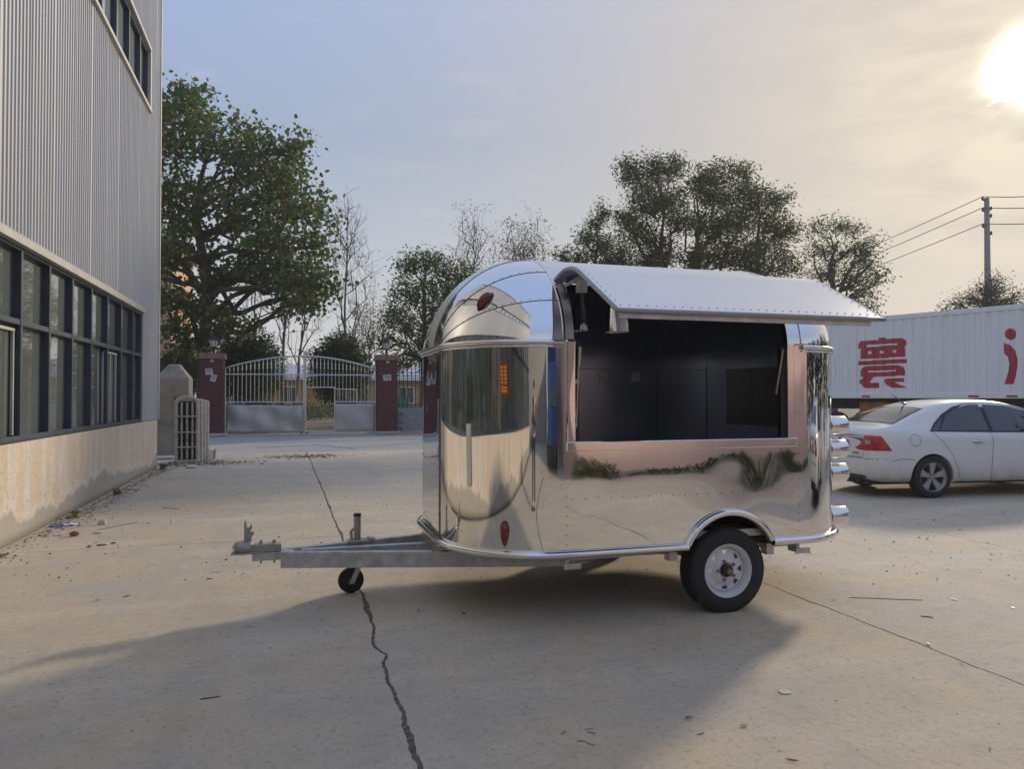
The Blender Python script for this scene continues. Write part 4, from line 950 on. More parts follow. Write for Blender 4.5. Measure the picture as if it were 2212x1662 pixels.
# ================================================================ gate, pillars, walls at the end of the yard
GY = 30.45
def pillar(x, y, h, label):
    t = thing('gate_pillar', label, 'gate pillar', (x, y, 0), 0, 'maroon gate pillars')
    MB().box(x - .40, y - .40, 0, x + .40, y + .40, h - .22).build('shaft', M_PILLAR, t, bevel=.015)
    MB().box(x - .46, y - .46, h - .219, x + .46, y + .46, h).build('capstone', M_CAPST, t, bevel=.02)
    MB().box(x - .50, y - .50, 0.002, x + .50, y + .50, .12).build('plinth', M_ROAD, t, bevel=.02)
    MB().box(x - .06, y - .415, h - .34, x + .06, y - .4005, h - .24).tube([(x, y - .42, h - .26), (x, y - .42, h - .18)], .012, 6).build('bracket', M_GALVD, t)
    return t
def poster(t, x, y, z, w, h, rot, label):
    c, s = math.cos(rot), math.sin(rot); m = MB()
    m.grid(lambda u, v: (x + (u - .5) * w * c - (v - .5) * h * s, y - .004 - .012 * abs(math.sin(u * 7 + v * 5)), z + (u - .5) * w * s + (v - .5) * h * c), 6, 6)
    o = m.build('torn_notice', M_PAPER, None); tag(o, label, 'notice', 'torn notices on the gate pillars'); k = MB()
    for q in range(3): k.grid(lambda u, v: (x + (u - .5) * w * .7 * c - ((.75 - .24 * q + v * .1) - .5) * h * s, y - .0205, z + (u - .5) * w * .7 * s + ((.75 - .24 * q + v * .1) - .5) * h * c), 2, 1)
    k.build('print', mat('faded_print', (.12, .12, .12), .8), o)
PL = at(452, 858, 28.4).x, at(845, 858, 30.3).x
PXL, PXR = -2.98, 3.62
p1 = pillar(PXL, GY, 3.16, 'maroon painted gate pillar on the left with two torn notices'); p2 = pillar(PXR, GY, 3.20, 'maroon painted gate pillar on the right with one torn notice')
poster(p1, PXL - .10, GY - .401, 2.46, .26, .24, .06, 'upper torn notice on the left gate pillar'); poster(p1, PXL + .06, GY - .401, 2.22, .20, .26, -.3, 'lower tilted torn notice on the left gate pillar')
poster(p2, PXR - .02, GY - .401, 2.28, .32, .24, .12, 'single torn notice on the right gate pillar')
def lantern(x, y, z, label):
    t = thing('pillar_lantern', label, 'lantern', (x, y, z), 0, 'lanterns on the gate pillars')
    MB().lathe([(.10, 0), (.09, .03), (.05, .05), (.05, .20), (.10, .24), (.12, .26)], 12, (x, y, z)).build('base', M_IRON, t, 40)
    MB().lathe([(.11, .262), (.175, .50)], 6, (x, y, z)).build('glass', M_LAMPGL, t)
    fr = MB()
    for k in range(6): a = k * math.pi / 3; fr.tube([(x + .112 * math.cos(a), y + .112 * math.sin(a), z + .26), (x + .178 * math.cos(a), y + .178 * math.sin(a), z + .505)], .010, 5)
    fr.build('lantern_frame', M_IRON, t)
    MB().lathe([(.215, .50), (.20, .53), (.06, .66), (.03, .68), (.025, .72), (.035, .74), (.0, .80)], 6, (x, y, z)).build('lantern_roof', M_IRON, t)
lantern(PXL + .02, GY, 3.161, 'dark six sided lantern on top of the left gate pillar'); lantern(PXR, GY, 3.201, 'dark six sided lantern on top of the right gate pillar')
gt = thing('metal_gate', 'stainless double gate with arched top and lower sheet panels', 'gate', (0, GY, 0))
GX0, GX1 = PXL + .44, PXR - .44; GM = (at(654, 858, 29.3)).x
GM = GX0 + (GX1 - GX0) * .515
def topz(x, l): t = (GM - x) / (GM - GX0) if l else (x - GM) / (GX1 - GM); return 3.12 - .50 * t ** 1.9
bar_me = MB().tube([(0, 0, 0), (0, 0, 1)], .016, 6).mesh('bar', M_STEELB, 40)
spn = MB().lathe([(.012, 0), (.012, .3), (.030, .42), (.012, .5), (.028, .62), (.012, .72), (.012, 1)], 8).mesh('spindle', M_STEELB, 40)
def rail(a, b, r, nm='rail'): return MB().tube([a, b], r, 8).build(nm, M_STEELB, gt, 40)
for l in (True, False):
    xa, xb = (GX0, GM - .03) if l else (GM + .03, GX1)
    MB().tube([(xa + (xb - xa) * t / 16, GY, topz(xa + (xb - xa) * t / 16, l)) for t in range(17)], .032, 8).build('arched_rail', M_STEELB, gt, 40)
    rail((xa, GY, 2.38), (xb, GY, 2.38), .026); 
    xm = GM - .03 if l else GM + .03
    rail((xm, GY, .12), (xm, GY, 3.32), .030, 'stile'); xo = GX0 if l else GX1; rail((xo, GY, .12), (xo, GY, 2.62), .028, 'stile')
    if l: rail((xa, GY, 1.30), (xb, GY, 1.30), .024)
    nb = 19
    for k in range(1, nb):
        x = xa + (xb - xa) * k / nb
        h = topz(x, l) - 2.40
        inst('spindle', spn, gt, (x, 0, 2.40), (0, 0, 0), (1, 1, h))
        zb = 1.31
        if not l and x < GM + 1.30: zb = 1.90 if x < GM + .03 + 1.12 else 1.82
        inst('bar', bar_me, gt, (x, 0, zb), (0, 0, 0), (1, 1, 2.37 - zb))
    if l:
        m = MB(); m.grid(lambda u, v: (xa + .03 + (xb - xa - .06) * u, GY - .02 + .05 * math.sin(u * 9 + v * 4) * math.sin(v * 3.1) + .03 * math.sin(u * 23 + 2 * v), .14 + 1.06 * v - .04 * u), 30, 14).build('sheet_panel', M_SHEET, gt, 60, solid=.004)
    WX = GM + 1.16
    if not l:
        m = MB(); m.grid(lambda u, v: (WX + .03 + (GX1 - WX - .05) * u, GY - .02 + .02 * math.sin(u * 7 + v * 4) * math.sin(v * 3.1), .13 + 1.09 * v), 20, 14).build('sheet_panel', M_SHEET, gt, 60, solid=.004)
        rail((WX, GY, 1.30), (GX1, GY, 1.30), .024); rail((WX, GY, .12), (WX, GY, 1.88), .024, 'wicket_stile'); rail((GM + .03, GY, .13), (WX, GY, .13), .024, 'wicket_sill'); rail((GM + .03, GY, 1.88), (WX, GY, 1.88), .024); rail((WX, GY, 1.82), (WX + .86, GY, 1.80), .022)
        rail((WX + .86, GY, 1.30), (WX + .86, GY, 1.80), .018, 'wicket_stile')
        for k in range(8): x = WX + .105 * (k + 1); inst('bar', bar_me, gt, (x, 0, 1.31), (0, 0, 0), (.7, .7, .49))
    for k in range(5):
        x = xa + (xb - xa) * (k + .5) / 5 if l else WX + (GX1 - WX) * (k + .5) / 5
        MB().tube([(x + .07 * math.cos(a * .5236), GY, 1.235 + .052 * math.sin(a * .5236)) for a in range(13)], .009, 5).tube([(x - .04, GY, 1.22), (x, GY, 1.25), (x + .04, GY, 1.22)], .008, 5).build('scroll', M_IRON, gt, 40)
for x in (GM - .12, GM + .10):
    MB().lathe([(.0, -.015), (.05, -.015), (.05, .015), (0, .015)], 12, (x, GY, .055), 'y').tube([(x, GY, .06), (x, GY, .14)], .012, 6).build('caster', M_RUST, gt, 40)
o = MB().box(GX0 - .1, GY - .5, -.011, GX1 + .1, GY + .4, .05).build('gate_threshold', M_ROAD); tag(o, 'low concrete threshold under the stainless gate', 'threshold')
# iron fences either side, block wall
spear = MB().tube([(0, 0, 0), (0, 0, 1.72)], .016, 6).add([(-.035, 0, 1.70), (0, -.014, 1.70), (.035, 0, 1.70), (0, .014, 1.70), (0, 0, 1.88)], [(0, 1, 4), (1, 2, 4), (2, 3, 4), (3, 0, 4), (0, 3, 2, 1)]).tube([(-.06, 0, 1.66), (-.05, 0, 1.60), (0, 0, 1.57), (.05, 0, 1.60), (.06, 0, 1.66)], .008, 5).tube([(-.055, 0, 1.34), (0, 0, 1.42), (.055, 0, 1.34)], .008, 5).tube([(-.055, 0, .10), (0, 0, .2), (.055, 0, .10)], .008, 5).mesh('spear_bar', M_IRON)
def ironfence(x0, x1, z, label):
    t = thing('iron_fence', label, 'fence', ((x0 + x1) / 2, GY + .1, z), 0, 'black spear topped fences beside the gate')
    for h in (.12, .02, 1.45, 1.30): MB().box(x0, GY + .085, z + h - .015, x1, GY + .115, z + h + .015).build('rail', M_IRON, t)
    n = int((x1 - x0) / .165)
    for k in range(n): inst('spear_bar', spear, t, (x0 + (k + .5) * (x1 - x0) / n - (x0 + x1) / 2, 0, 0))
ironfence(PXL - 5.0, PXL - .45, 1.06, 'black spear topped fence left of the gate behind the concrete post'); ironfence(PXR + .45, PXR + 8.2, 1.06, 'black spear topped fence right of the gate above the block wall')
bw = thing('block_wall', 'low grey concrete block wall right of the gate', 'wall', (PXR + 4.3, GY, 0))
MB().box(PXR + .45, GY - .03, 0, PXR + 8.2, GY + .25, .99).build('core', M_MORTAR, bw)
blk = MB().box(-.196, -.02, 0, .196, .28, .150).mesh('block', M_BLOCK)
for r in range(6):
    for k in range(20):
        x = PXR + .45 + .2 + .40 * k - (.2 if r % 2 else 0) + .2
        if x < PXR + 8.0: inst('block', blk, bw, (x - PXR - 4.3, -.03, .10 + .155 * r), (0, nrs.uniform(-.01, .01), nrs.uniform(-.008, .008)))
MB().box(PXR + .42, GY - .10, 0, PXR + 8.2, GY + .3, .10).build('footing', M_ROAD, bw); MB().box(PXR + .45, GY - .06, 1.026, PXR + 8.2, GY + .28, 1.062).build('coping', M_BLOCK, bw)
o = MB().box(PXL - 5.0, GY - .05, 0, PXL - .45, GY + .25, 1.06).build('low_wall', M_BLOCK); tag(o, 'low grey wall under the fence left of the gate', 'wall')
# buildings beyond the gate
yh = thing('yellow_house', 'low ochre yellow house with pale sheet roof beyond the gate', 'house', (4, 60, 0))
y0 = 62.0; MB().box(-3, y0, 0, 22, y0 + 7, 2.95).build('wall', M_YELLOW, yh)
MB().add([(-3.6, y0 - .6, 2.95), (22.6, y0 - .6, 2.95), (22.6, y0 + 4, 4.1), (-3.6, y0 + 4, 4.1), (22.6, y0 + 8, 3.0), (-3.6, y0 + 8, 3.0), (-3.6, y0 - .6, 3.12), (22.6, y0 - .6, 3.12), (22.6, y0 + 4, 4.27), (-3.6, y0 + 4, 4.27)], [(0, 1, 2, 3), (3, 2, 4, 5), (6, 7, 8, 9), (0, 1, 7, 6), (9, 8, 4, 5)]).build('roof', M_ROOFW, yh)
MB().box(-3.5, y0 - .66, 2.86, 22.5, y0 - .58, 3.0).build('gutter', M_WHITE, yh)
for x in (-1.0, 2.2, 4.6, 8.4, 12.2, 16): 
    w = MB().box(x, y0 - .03, .95, x + 1.3, y0 + .02, 2.35).build('window', M_WHITE, yh); MB().box(x + .08, y0 - .04, 1.02, x + .62, y0 - .031, 2.28).box(x + .68, y0 - .04, 1.02, x + 1.22, y0 - .031, 2.28).build('pane', M_FARPANE, w)
ph = thing('peach_building', 'peach rendered building behind the factory corner and big tree', 'building', (-9, 42, 0)); 
xr = at(369, 858, 45).x; yy = at(369, 858, 45).y
MB().box(xr - 14, yy, 0, xr, yy + 10, 11.2).build('wall', M_PEACH, ph); MB().box(xr - 14.5, yy - .4, 11.2, xr + .3, yy + 10.3, 11.5).build('roof', M_TRIM, ph)
MB().box(xr - .35, yy - .06, 0, xr + .02, yy - .002, 11.19).build('corner_pier', M_PEACH, ph)
for z in (2.0, 5.4, 8.6):
    for x in (xr - 1.55, xr - 3.5): w = MB().box(x, yy - .05, z, x + .95, yy + .02, z + 1.9).build('window', M_TRIM, ph); MB().box(x + .07, yy - .06, z + .07, x + .88, yy - .051, z + 1.83).build('pane', M_FARPANE, w)
o = MB().box(4.4, 40, 0, 6.0, 41, 1.5).build('teal_sheet_stack', M_TEAL); tag(o, 'teal sheet stack behind the fence right of the gate', 'sheet stack')
# power pole and lines
pb = at(2136, 858, 40); pl_ = thing('power_pole', 'tall concrete power pole with insulators above the container', 'power pole', (pb.x, pb.y, 0))
PT = at(2132, 426, 40).z
MB().tube([(pb.x, pb.y, -.3), (pb.x, pb.y, PT)], [.21, .125], 14).build('shaft', M_POLE, pl_, 40)
ins = []
rgt = Vector((CY, -SY, 0))
for (v, sd) in ((431, -1), (452, 1), (455, -1), (468, 1), (490, -1), (506, 1)):
    z = at(2132, v, 40).z; p = Vector((pb.x, pb.y, z)) + rgt * sd * .22
    MB().lathe([(.02, 0), (.07, .02), (.04, .06), (.075, .08), (.04, .12), (.06, .14), (.02, .20)], 10, p).tube([p, Vector((pb.x, pb.y, z - .03))], .025, 6).build('insulator', M_IRON, pl_, 40)
    if sd < 0: ins.append(p + Vector((0, 0, .2)))
for k, (vl, vr) in enumerate(((640, 418), (655, 445), (668, 478))):
    a = ins[k]; f = at(1500, vl, 95); g = at(2420, vr - 28, 30)
    for q in range(1):
        pts = [f + (a - f) * t / 14 - Vector((0, 0, 1.3 * math.sin(math.pi * t / 14))) for t in range(15)] + [a + (g - a) * t / 8 - Vector((0, 0, .25 * math.sin(math.pi * t / 8))) for t in range(1, 9)]
    o = MB().tube(pts, .022, 5).build('power_line', M_WIRE); tag(o, ['top wire running to the power pole', 'middle wire running to the power pole', 'lowest wire running to the power pole'][k], 'power line', 'wires on the power pole')
for k, v in enumerate((790, 800, 808)):
    o = MB().tube([at(400, v - 2, 80), at(620, v, 80), at(840, v - 1, 80)], .025, 5).build('power_line', M_WIRE); tag(o, ['topmost of three thin far wires just above the gate', 'middle one of three thin far wires above the gate', 'lowest of three thin far wires above the gate'][k], 'power line', 'far wires behind the gate')
# ================================================================ trees
def leaf_mesh(name, C, size, mat_, droop=.3, narrow=.5, rs=None):
    rs = rs or nrs; n = len(C); C = np.asarray(C)
    d = rs.normal(size=(n, 3)); d[:, 2] = d[:, 2] * .7 - droop; d /= np.linalg.norm(d, axis=1)[:, None]
    u = rs.normal(size=(n, 3)); s = np.cross(d, u); s /= np.linalg.norm(s, axis=1)[:, None]; nn = np.cross(s, d)
    L = size * rs.uniform(.6, 1.25, n)[:, None]; w = L * narrow
    V = np.empty((n, 6, 3)); V[:, 0] = C; V[:, 1] = C + d * L * .35 + s * w * .5 + nn * L * .07; V[:, 2] = C + d * L * .75 + s * w * .36 + nn * L * .05
    V[:, 3] = C + d * L - nn * L * .06; V[:, 4] = C + d * L * .75 - s * w * .36 + nn * L * .05; V[:, 5] = C + d * L * .35 - s * w * .5 + nn * L * .07
    me = bpy.data.meshes.new(name); me.vertices.add(n * 6); me.vertices.foreach_set('co', V.reshape(-1))
    b = np.arange(n)[:, None] * 6; Q = np.stack([b[:, 0], b[:, 0] + 1, b[:, 0] + 2, b[:, 0] + 3, b[:, 0], b[:, 0] + 3, b[:, 0] + 4, b[:, 0] + 5], 1).reshape(-1)
    me.loops.add(n * 8); me.loops.foreach_set('vertex_index', Q); me.polygons.add(n * 2); me.polygons.foreach_set('loop_start', np.arange(n * 2) * 4)
    me.materials.append(mat_); me.update(calc_edges=True); me.validate(); return me
def ell(c, r, n, shell=.55, rs=None):
    rs = rs or nrs; v = rs.normal(size=(n, 3)); v /= np.linalg.norm(v, axis=1)[:, None]; k = rs.uniform(shell ** 3, 1, n) ** (1 / 3)
    return np.asarray(c) + v * k[:, None] * np.asarray(r)
def bough(m, a, b, r0, r1, wig=.12, n=5, sag=0.0):
    a, b = Vector(a), Vector(b); L = (b - a).length; P = []
    for t in range(n + 1):
        q = t / n; p = a.lerp(b, q) + Vector(nrs.normal(size=3)) * wig * L * .12 * (0 < t < n) + Vector((0, 0, sag * L * math.sin(math.pi * q))); P.append(p)
    m.tube(P, [r0 + (r1 - r0) * t / n for t in range(n + 1)], 6 if r0 < .1 else 9, cap=False); return P
def tree(name, label, cat, base, trunk, blobs, leaf, size, lm, bark, group=None, per=14, cl=.45, droop=.3, narrow=.55, shell=.45, extra_twigs=4):
    """trunk: points with radii; blobs: (centre, radii, clusters)"""
    t = thing(name, label, cat, base, 0, group); m = MB()
    m.tube([p for p, r in trunk], [r for p, r in trunk], 12, cap=True); pts = [Vector(p) for p, r in trunk]; C = []
    for c, r, k in blobs:
        c = Vector(c); r = Vector(r)
        j = min(range(len(pts)), key=lambda i: (pts[i] - c).length + (2.5 if pts[i].z > c.z - .5 else 0) + (0 if i else 9)); 
        rr = max(.02, trunk[j][1] * .55); P = bough(m, pts[j], c, rr, rr * .35, .5, 6, .05)
        cc = ell(c, r, k, shell)
        for q in cc[:: max(1, len(cc) // (extra_twigs * 5 + 6))]: bough(m, P[nrs.randint(3, 7)], q, rr * .3, .008, .5, 4, .04)
        for q in cc:
            kk = max(3, int(nrs.normal(per, per * .35))); C.append(q + nrs.normal(size=(kk, 3)) * np.array([cl, cl, cl * .75]))
    m.build('trunk', bark, t, 60)
    C = np.concatenate(C); o = link(bpy.data.objects.new('crown', leaf_mesh('crown', C - np.asarray(base), size, lm, droop, narrow))); o.parent = t
    return t
def blob(u, v, ru, rv, k, D, dd=0.0, rd=None):
    s = (D + dd) / F; return (at(u, v, D + dd), (ru * s, (rd if rd else ru) * s, rv * s), k)
# big broad leaved tree behind the left pillar
D = 34.0
B = [(392, 207, 40, 24), (395, 235, 62, 42), (300, 250, 75, 55), (455, 285, 70, 50), (370, 330, 75, 55), (520, 315, 55, 45), (590, 335, 60, 42), (645, 320, 28, 26), (545, 390, 75, 50), (430, 420, 70, 50), (320, 430, 75, 60),
     (625, 415, 60, 50), (690, 450, 36, 40), (510, 470, 70, 45), (605, 500, 72, 45), (700, 525, 36, 30), (390, 520, 60, 45), (330, 560, 50, 40), (560, 560, 70, 40), (655, 580, 60, 42), (610, 620, 50, 32), (690, 615, 30, 24), (480, 600, 45, 28),
     (370, 640, 42, 36), (420, 665, 45, 26), (650, 650, 40, 26), (365, 715, 34, 26), (400, 740, 30, 24), (505, 690, 40, 26), (250, 380, 60, 90), (240, 560, 50, 70)]
bl = []
for i, (u, v, ru, rv) in enumerate(B):
    for dd in (-1.8, 1.6): bl.append(blob(u + nrs.uniform(-10, 10), v + nrs.uniform(-8, 8), ru, rv, int(ru * rv / 250) + 3, D, dd + nrs.uniform(-.8, .8)))
tb = at(441, 858, D); tb.z = 0
tr = [(tb, .36), (at(442, 760, D), .31), (at(444, 690, D), .28), (at(446, 630, D), .25), (at(440, 575, D), .23), (at(430, 520, D), .19), (at(416, 470, D), .16), (at(420, 420, D), .12), (at(440, 350, D), .09), (at(450, 290, D), .05)]
bt = tree('broadleaf_tree', 'tall broad leaved tree rising behind the left gate pillar', 'tree', tb, tr, bl, 0, .23, L_BIG, M_BARK, per=26, cl=.38, droop=.65, narrow=.72)
m = MB()
for a, b, r in ((( 446, 640), (375, 545), .17), ((446, 655), (500, 590), .17), ((500, 590), (560, 510), .12), ((375, 545), (330, 520), .12), ((420, 470), (470, 440), .09), ((560, 510), (640, 470), .08), ((430, 520), (395, 470), .10)):
    bough(m, at(*a, D), at(*b, D), r, r * .6, .3, 6)
m.build('limb', M_BARK, bt, 60)
# round clipped bushes behind the gate
for (u, v, ru, rv, D, lab) in ((735, 800, 66, 88, 36, 'round dense dark bush behind the right gate leaf'), (535, 795, 84, 96, 36.5, 'wide dense dark bush behind the left gate leaf'), (395, 800, 45, 60, 38, 'dark bush behind the fence left of the gate')):
    b = at(u, 858, D); b.z = 0; bb = []
    for k in range(26):
        a = k * 2.4; q = math.sqrt((k + .5) / 26); bb.append(blob(u + ru * .62 * q * math.cos(a), v + rv * .60 * q * math.sin(a), ru * .46, rv * .42, 70, D, nrs.uniform(-1, 1)))
    tree('round_bush', lab, 'bush', b, [(b, .10), (b + Vector((0, 0, .5)), .09), (b + Vector((0, 0, 1.2)), .06), (b + Vector((0, 0, 2)), .03)], bb, 0, .13, L_BUSH, M_BARK, 'dense bushes behind the gate', per=16, cl=.20, droop=.0, narrow=.45, shell=.65, extra_twigs=1)
# green tree between the right pillar and the trailer
D = 35; b = at(915, 858, D); b.z = 0
B = [(880, 570, 28, 26), (925, 565, 34, 26), (965, 585, 30, 28), (880, 630, 40, 34), (935, 640, 45, 40), (985, 630, 26, 40), (860, 690, 36, 30), (915, 710, 46, 36), (970, 700, 40, 40), (835, 735, 26, 20), (880, 765, 34, 24), (935, 775, 36, 26), (985, 760, 30, 36), (850, 800, 20, 14), (1010, 610, 20, 40)]
tree('green_tree', 'dense mid green tree between right pillar and trailer front', 'tree', b, [(b, .16), (at(915, 780, D), .13), (at(917, 700, D), .10), (at(915, 620, D), .06), (at(920, 570, D), .03)],
     [blob(u, v, ru, rv, int(ru * rv / 18) + 8, D, nrs.uniform(-1.3, 1.3)) for (u, v, ru, rv) in B], 0, .15, L_MID, M_BARK, per=13, cl=.26, droop=.15, narrow=.5)
# spindly and bare trees
def spindly(base_u, D, tips, lab, leafy, lm=L_FEATH, grp='thin bare trees behind the gate', spread=.5, nm='bare_tree', size=.12, z0=0):
    b = at(base_u, 858, D); b.z = z0; t = thing(nm, lab, 'tree', b, 0, grp); m = MB(); C = []
    mx = min(tips, key=lambda q: q[1]); top = at(mx[0], mx[1], D); k = 9
    tk = [b.lerp(top, q / k) + Vector(nrs.normal(size=3)) * .05 for q in range(k + 1)]; m.tube(tk, [.10 * (1 - q / k) + .014 for q in range(k + 1)], 7)
    for (u, v) in tips:
        e = at(u, v, D + nrs.uniform(-.8, .8)); s = tk[min(k - 1, max(2, int(k * max(.15, (e.z - (e - top).length * spread - 1.2) / max(1, top.z)))))]
        P = bough(m, s, e, .045, .010, .35, 7, .06)
        for j in range(2, 8):
            for _ in range(3):
                q = P[j] + Vector((nrs.normal() * .35, nrs.normal() * .35, abs(nrs.normal()) * .6)) * (.5 + D / 60); bough(m, P[j], q, .014, .006, .3, 3)
                q2 = q + Vector((nrs.normal() * .25, nrs.normal() * .25, abs(nrs.normal()) * .4)); bough(m, q, q2, .008, .004, .3, 2)
                if leafy and nrs.uniform() < leafy: C.append(np.asarray(q2) + nrs.normal(size=(int(10 * leafy) + 2, 3)) * .22)
                elif leafy and nrs.uniform() < leafy * .6: C.append(np.asarray(q) + nrs.normal(size=(3, 3)) * .12)
    m.build('trunk', M_BARKL, t, 60)
    if C: o = link(bpy.data.objects.new('crown', leaf_mesh('crown', np.concatenate(C) - np.asarray(b), size, lm, .3, .5))); o.parent = t
spindly(742, 40, [(722, 470), (750, 450), (772, 480), (780, 530), (795, 560), (800, 600), (765, 520), (735, 520), (790, 630), (720, 560), (728, 620), (805, 650)], 'tall almost bare tree standing right of the big tree', .10)
spindly(610, 41, [(615, 540), (640, 560), (590, 580), (570, 600), (650, 600), (560, 640), (630, 640)], 'bare tree with pale trunk behind the left gate leaf', .06)
spindly(632, 42, [(655, 640), (690, 640), (665, 600), (700, 680), (610, 700)], 'leaning bare sapling behind the gate centre', .05)
spindly(552, 43, [(548, 560), (530, 600), (575, 620), (520, 650)], 'slim bare tree partly behind the big trunk', .05)
spindly(1022, 42, [(1000, 500), (1025, 488), (1050, 515), (985, 540), (1065, 560), (1040, 560), (1000, 560), (1060, 600), (990, 590)], 'slender loose leaved tree above the trailer nose', .5, L_MID, 'loose leaved trees behind the trailer', nm='slender_tree')
spindly(1130, 40, [(1095, 525), (1130, 520), (1165, 520), (1110, 545), (1150, 540), (1178, 550), (1090, 560), (1140, 565), (1120, 580)], 'bushy small tree top above the trailer front roof', .95, L_MID, 'loose leaved trees behind the trailer', nm='slender_tree')
spindly(790, 44, [(770, 690), (800, 680), (830, 690), (780, 720), (810, 730), (840, 720), (760, 740), (850, 690)], 'low yellowing tree behind the right gate leaf', .8, L_MID, 'loose leaved trees behind the trailer', nm='slender_tree')
# feathery trees above the trailer roof
def feathery(base_u, D, limbs, B, lab, dens=22, size=.15, nm='feathery_tree'):
    b = at(base_u, 858, D); b.z = 0; tv = min((q[1] for q in B if abs(q[0] - base_u) < 45), default=540) + 18
    tk = [(b, .20), (at(base_u, 760, D), .17), (at(base_u, 680, D), .14), (at(base_u + 2, 620, D), .11)] + [(at(base_u + (-5, 4, -4)[q], 620 + (tv - 620) * (q + 1) / 3, D), (.08, .05, .02)[q]) for q in range(3)]
    t = tree(nm, lab, 'tree', b, tk, [blob(u, v, ru, rv, int(ru * rv / dens * 1.5) + 5, D, nrs.uniform(-1.5, 1.5)) for (u, v, ru, rv) in B], 0, size, L_FEATH, M_BARK, 'feathery trees behind the trailer', per=14, cl=.22, droop=.25, narrow=.36, shell=.2, extra_twigs=4)
    m = MB()
    for (u0, v0, u1, v1) in limbs: bough(m, at(u0, v0, D), at(u1, v1, D), .09, .03, .3, 6)
    m.build('limb', M_BARK, t, 60)
feathery(1432, 32, [(1432, 660, 1400, 480), (1432, 640, 1460, 450), (1400, 560, 1360, 500), (1440, 640, 1380, 560)],
         [(1360, 355, 22, 18), (1380, 390, 38, 30), (1415, 360, 26, 24), (1455, 360, 34, 26), (1400, 440, 50, 34), (1450, 430, 42, 36), (1350, 470, 26, 22), (1380, 510, 50, 34), (1430, 540, 44, 34), (1330, 560, 40, 26), (1390, 570, 44, 26), (1470, 480, 30, 36)], 'tall feathery tree left of the roof group')
feathery(1508, 33, [(1500, 640, 1480, 480), (1506, 640, 1545, 430), (1545, 600, 1600, 480), (1510, 600, 1500, 420)],
         [(1510, 385, 30, 22), (1560, 375, 44, 26), (1530, 420, 40, 26), (1585, 420, 44, 30), (1520, 480, 34, 34), (1570, 490, 50, 40), (1610, 470, 40, 36), (1545, 550, 48, 36), (1600, 550, 50, 34), (1500, 560, 30, 30)], 'broad feathery tree at the middle of the roof group')
feathery(1640, 34, [(1620, 650, 1660, 480), (1640, 620, 1690, 540)],
         [(1610, 370, 16, 24), (1640, 420, 34, 26), (1680, 430, 30, 26), (1665, 480, 40, 30), (1700, 500, 30, 28), (1650, 540, 48, 32), (1700, 570, 40, 28), (1630, 585, 40, 20)], 'feathery tree thinning out at right of the roof group')
feathery(1290, 34, [(1290, 640, 1260, 540), (1290, 640, 1320, 500)],
         [(1290, 480, 22, 18), (1305, 455, 18, 16), (1265, 510, 26, 22), (1300, 530, 36, 28), (1250, 555, 28, 20), (1320, 570, 34, 22), (1215, 550, 14, 16)], 'smaller feathery tree above the hatch hinge', 26)
feathery(1800, 33, [(1790, 680, 1760, 540), (1800, 680, 1850, 540), (1850, 600, 1890, 560), (1800, 640, 1810, 520)],
         [(1770, 495, 24, 20), (1815, 485, 30, 20), (1850, 500, 24, 18), (1880, 525, 20, 22), (1780, 540, 40, 28), (1830, 545, 40, 28), (1870, 560, 36, 26), (1895, 590, 22, 26), (1840, 600, 50, 26), (1780, 590, 44, 26), (1860, 640, 34, 26), (1880, 670, 18, 18)], 'pale thin feathery tree right of the awning', 60)
# cedar like shrub beside the pole
D = 34; b = at(2130, 858, D); b.z = 0
tree('cedar_tree', 'dark cedar like tree in front of the power pole', 'tree', b, [(b, .2), (at(2130, 760, D), .16), (at(2132, 680, D), .10), (at(2134, 620, D), .05)],
     [blob(u, v, ru, rv, int(ru * rv / 22) + 6, D, nrs.uniform(-1, 1)) for (u, v, ru, rv) in [(2145, 605, 22, 18), (2120, 625, 26, 16), (2160, 630, 28, 20), (2095, 645, 30, 16), (2135, 655, 40, 20), (2180, 650, 30, 16), (2065, 655, 22, 12), (2100, 675, 40, 16), (2170, 680, 44, 20), (2200, 640, 14, 14), (2045, 672, 16, 10)]], 0, .12, L_CEDAR, M_BARK, per=14, cl=.20, droop=-.2, narrow=.30)
# far tree line, reads as one mass
C = []
for k in range(150):
    x = -70 + k * 1.35; y = 95 + nrs.uniform(-6, 10); h = 3.5 + 2.5 * abs(math.sin(k * .37)) + nrs.uniform(0, 1.5); C.append(ell((x, y, h * .5), (2.0, 2.0, h * .5), 120, .3))
o = link(bpy.data.objects.new('far_trees', leaf_mesh('far_trees', np.concatenate(C), .55, L_MID, 0, .7))); tag(o, kind='stuff')
C = [ell((x + nrs.uniform(-.5, .5), y + nrs.uniform(-.5, .5), .45), (.8, .8, .75), 260, .2) for (x, y) in ((3.6, 36), (4.4, 38), (1.2, 50), (3.4, 44), (-.8, 37), (-1.2, 40), (2.9, 46), (.2, 47), (1.4, 53), (2.4, 54), (.6, 55), (3.0, 52))]
o = link(bpy.data.objects.new('undergrowth', leaf_mesh('undergrowth', np.concatenate(C), .16, L_BUSH, 0, .5))); tag(o, kind='stuff')
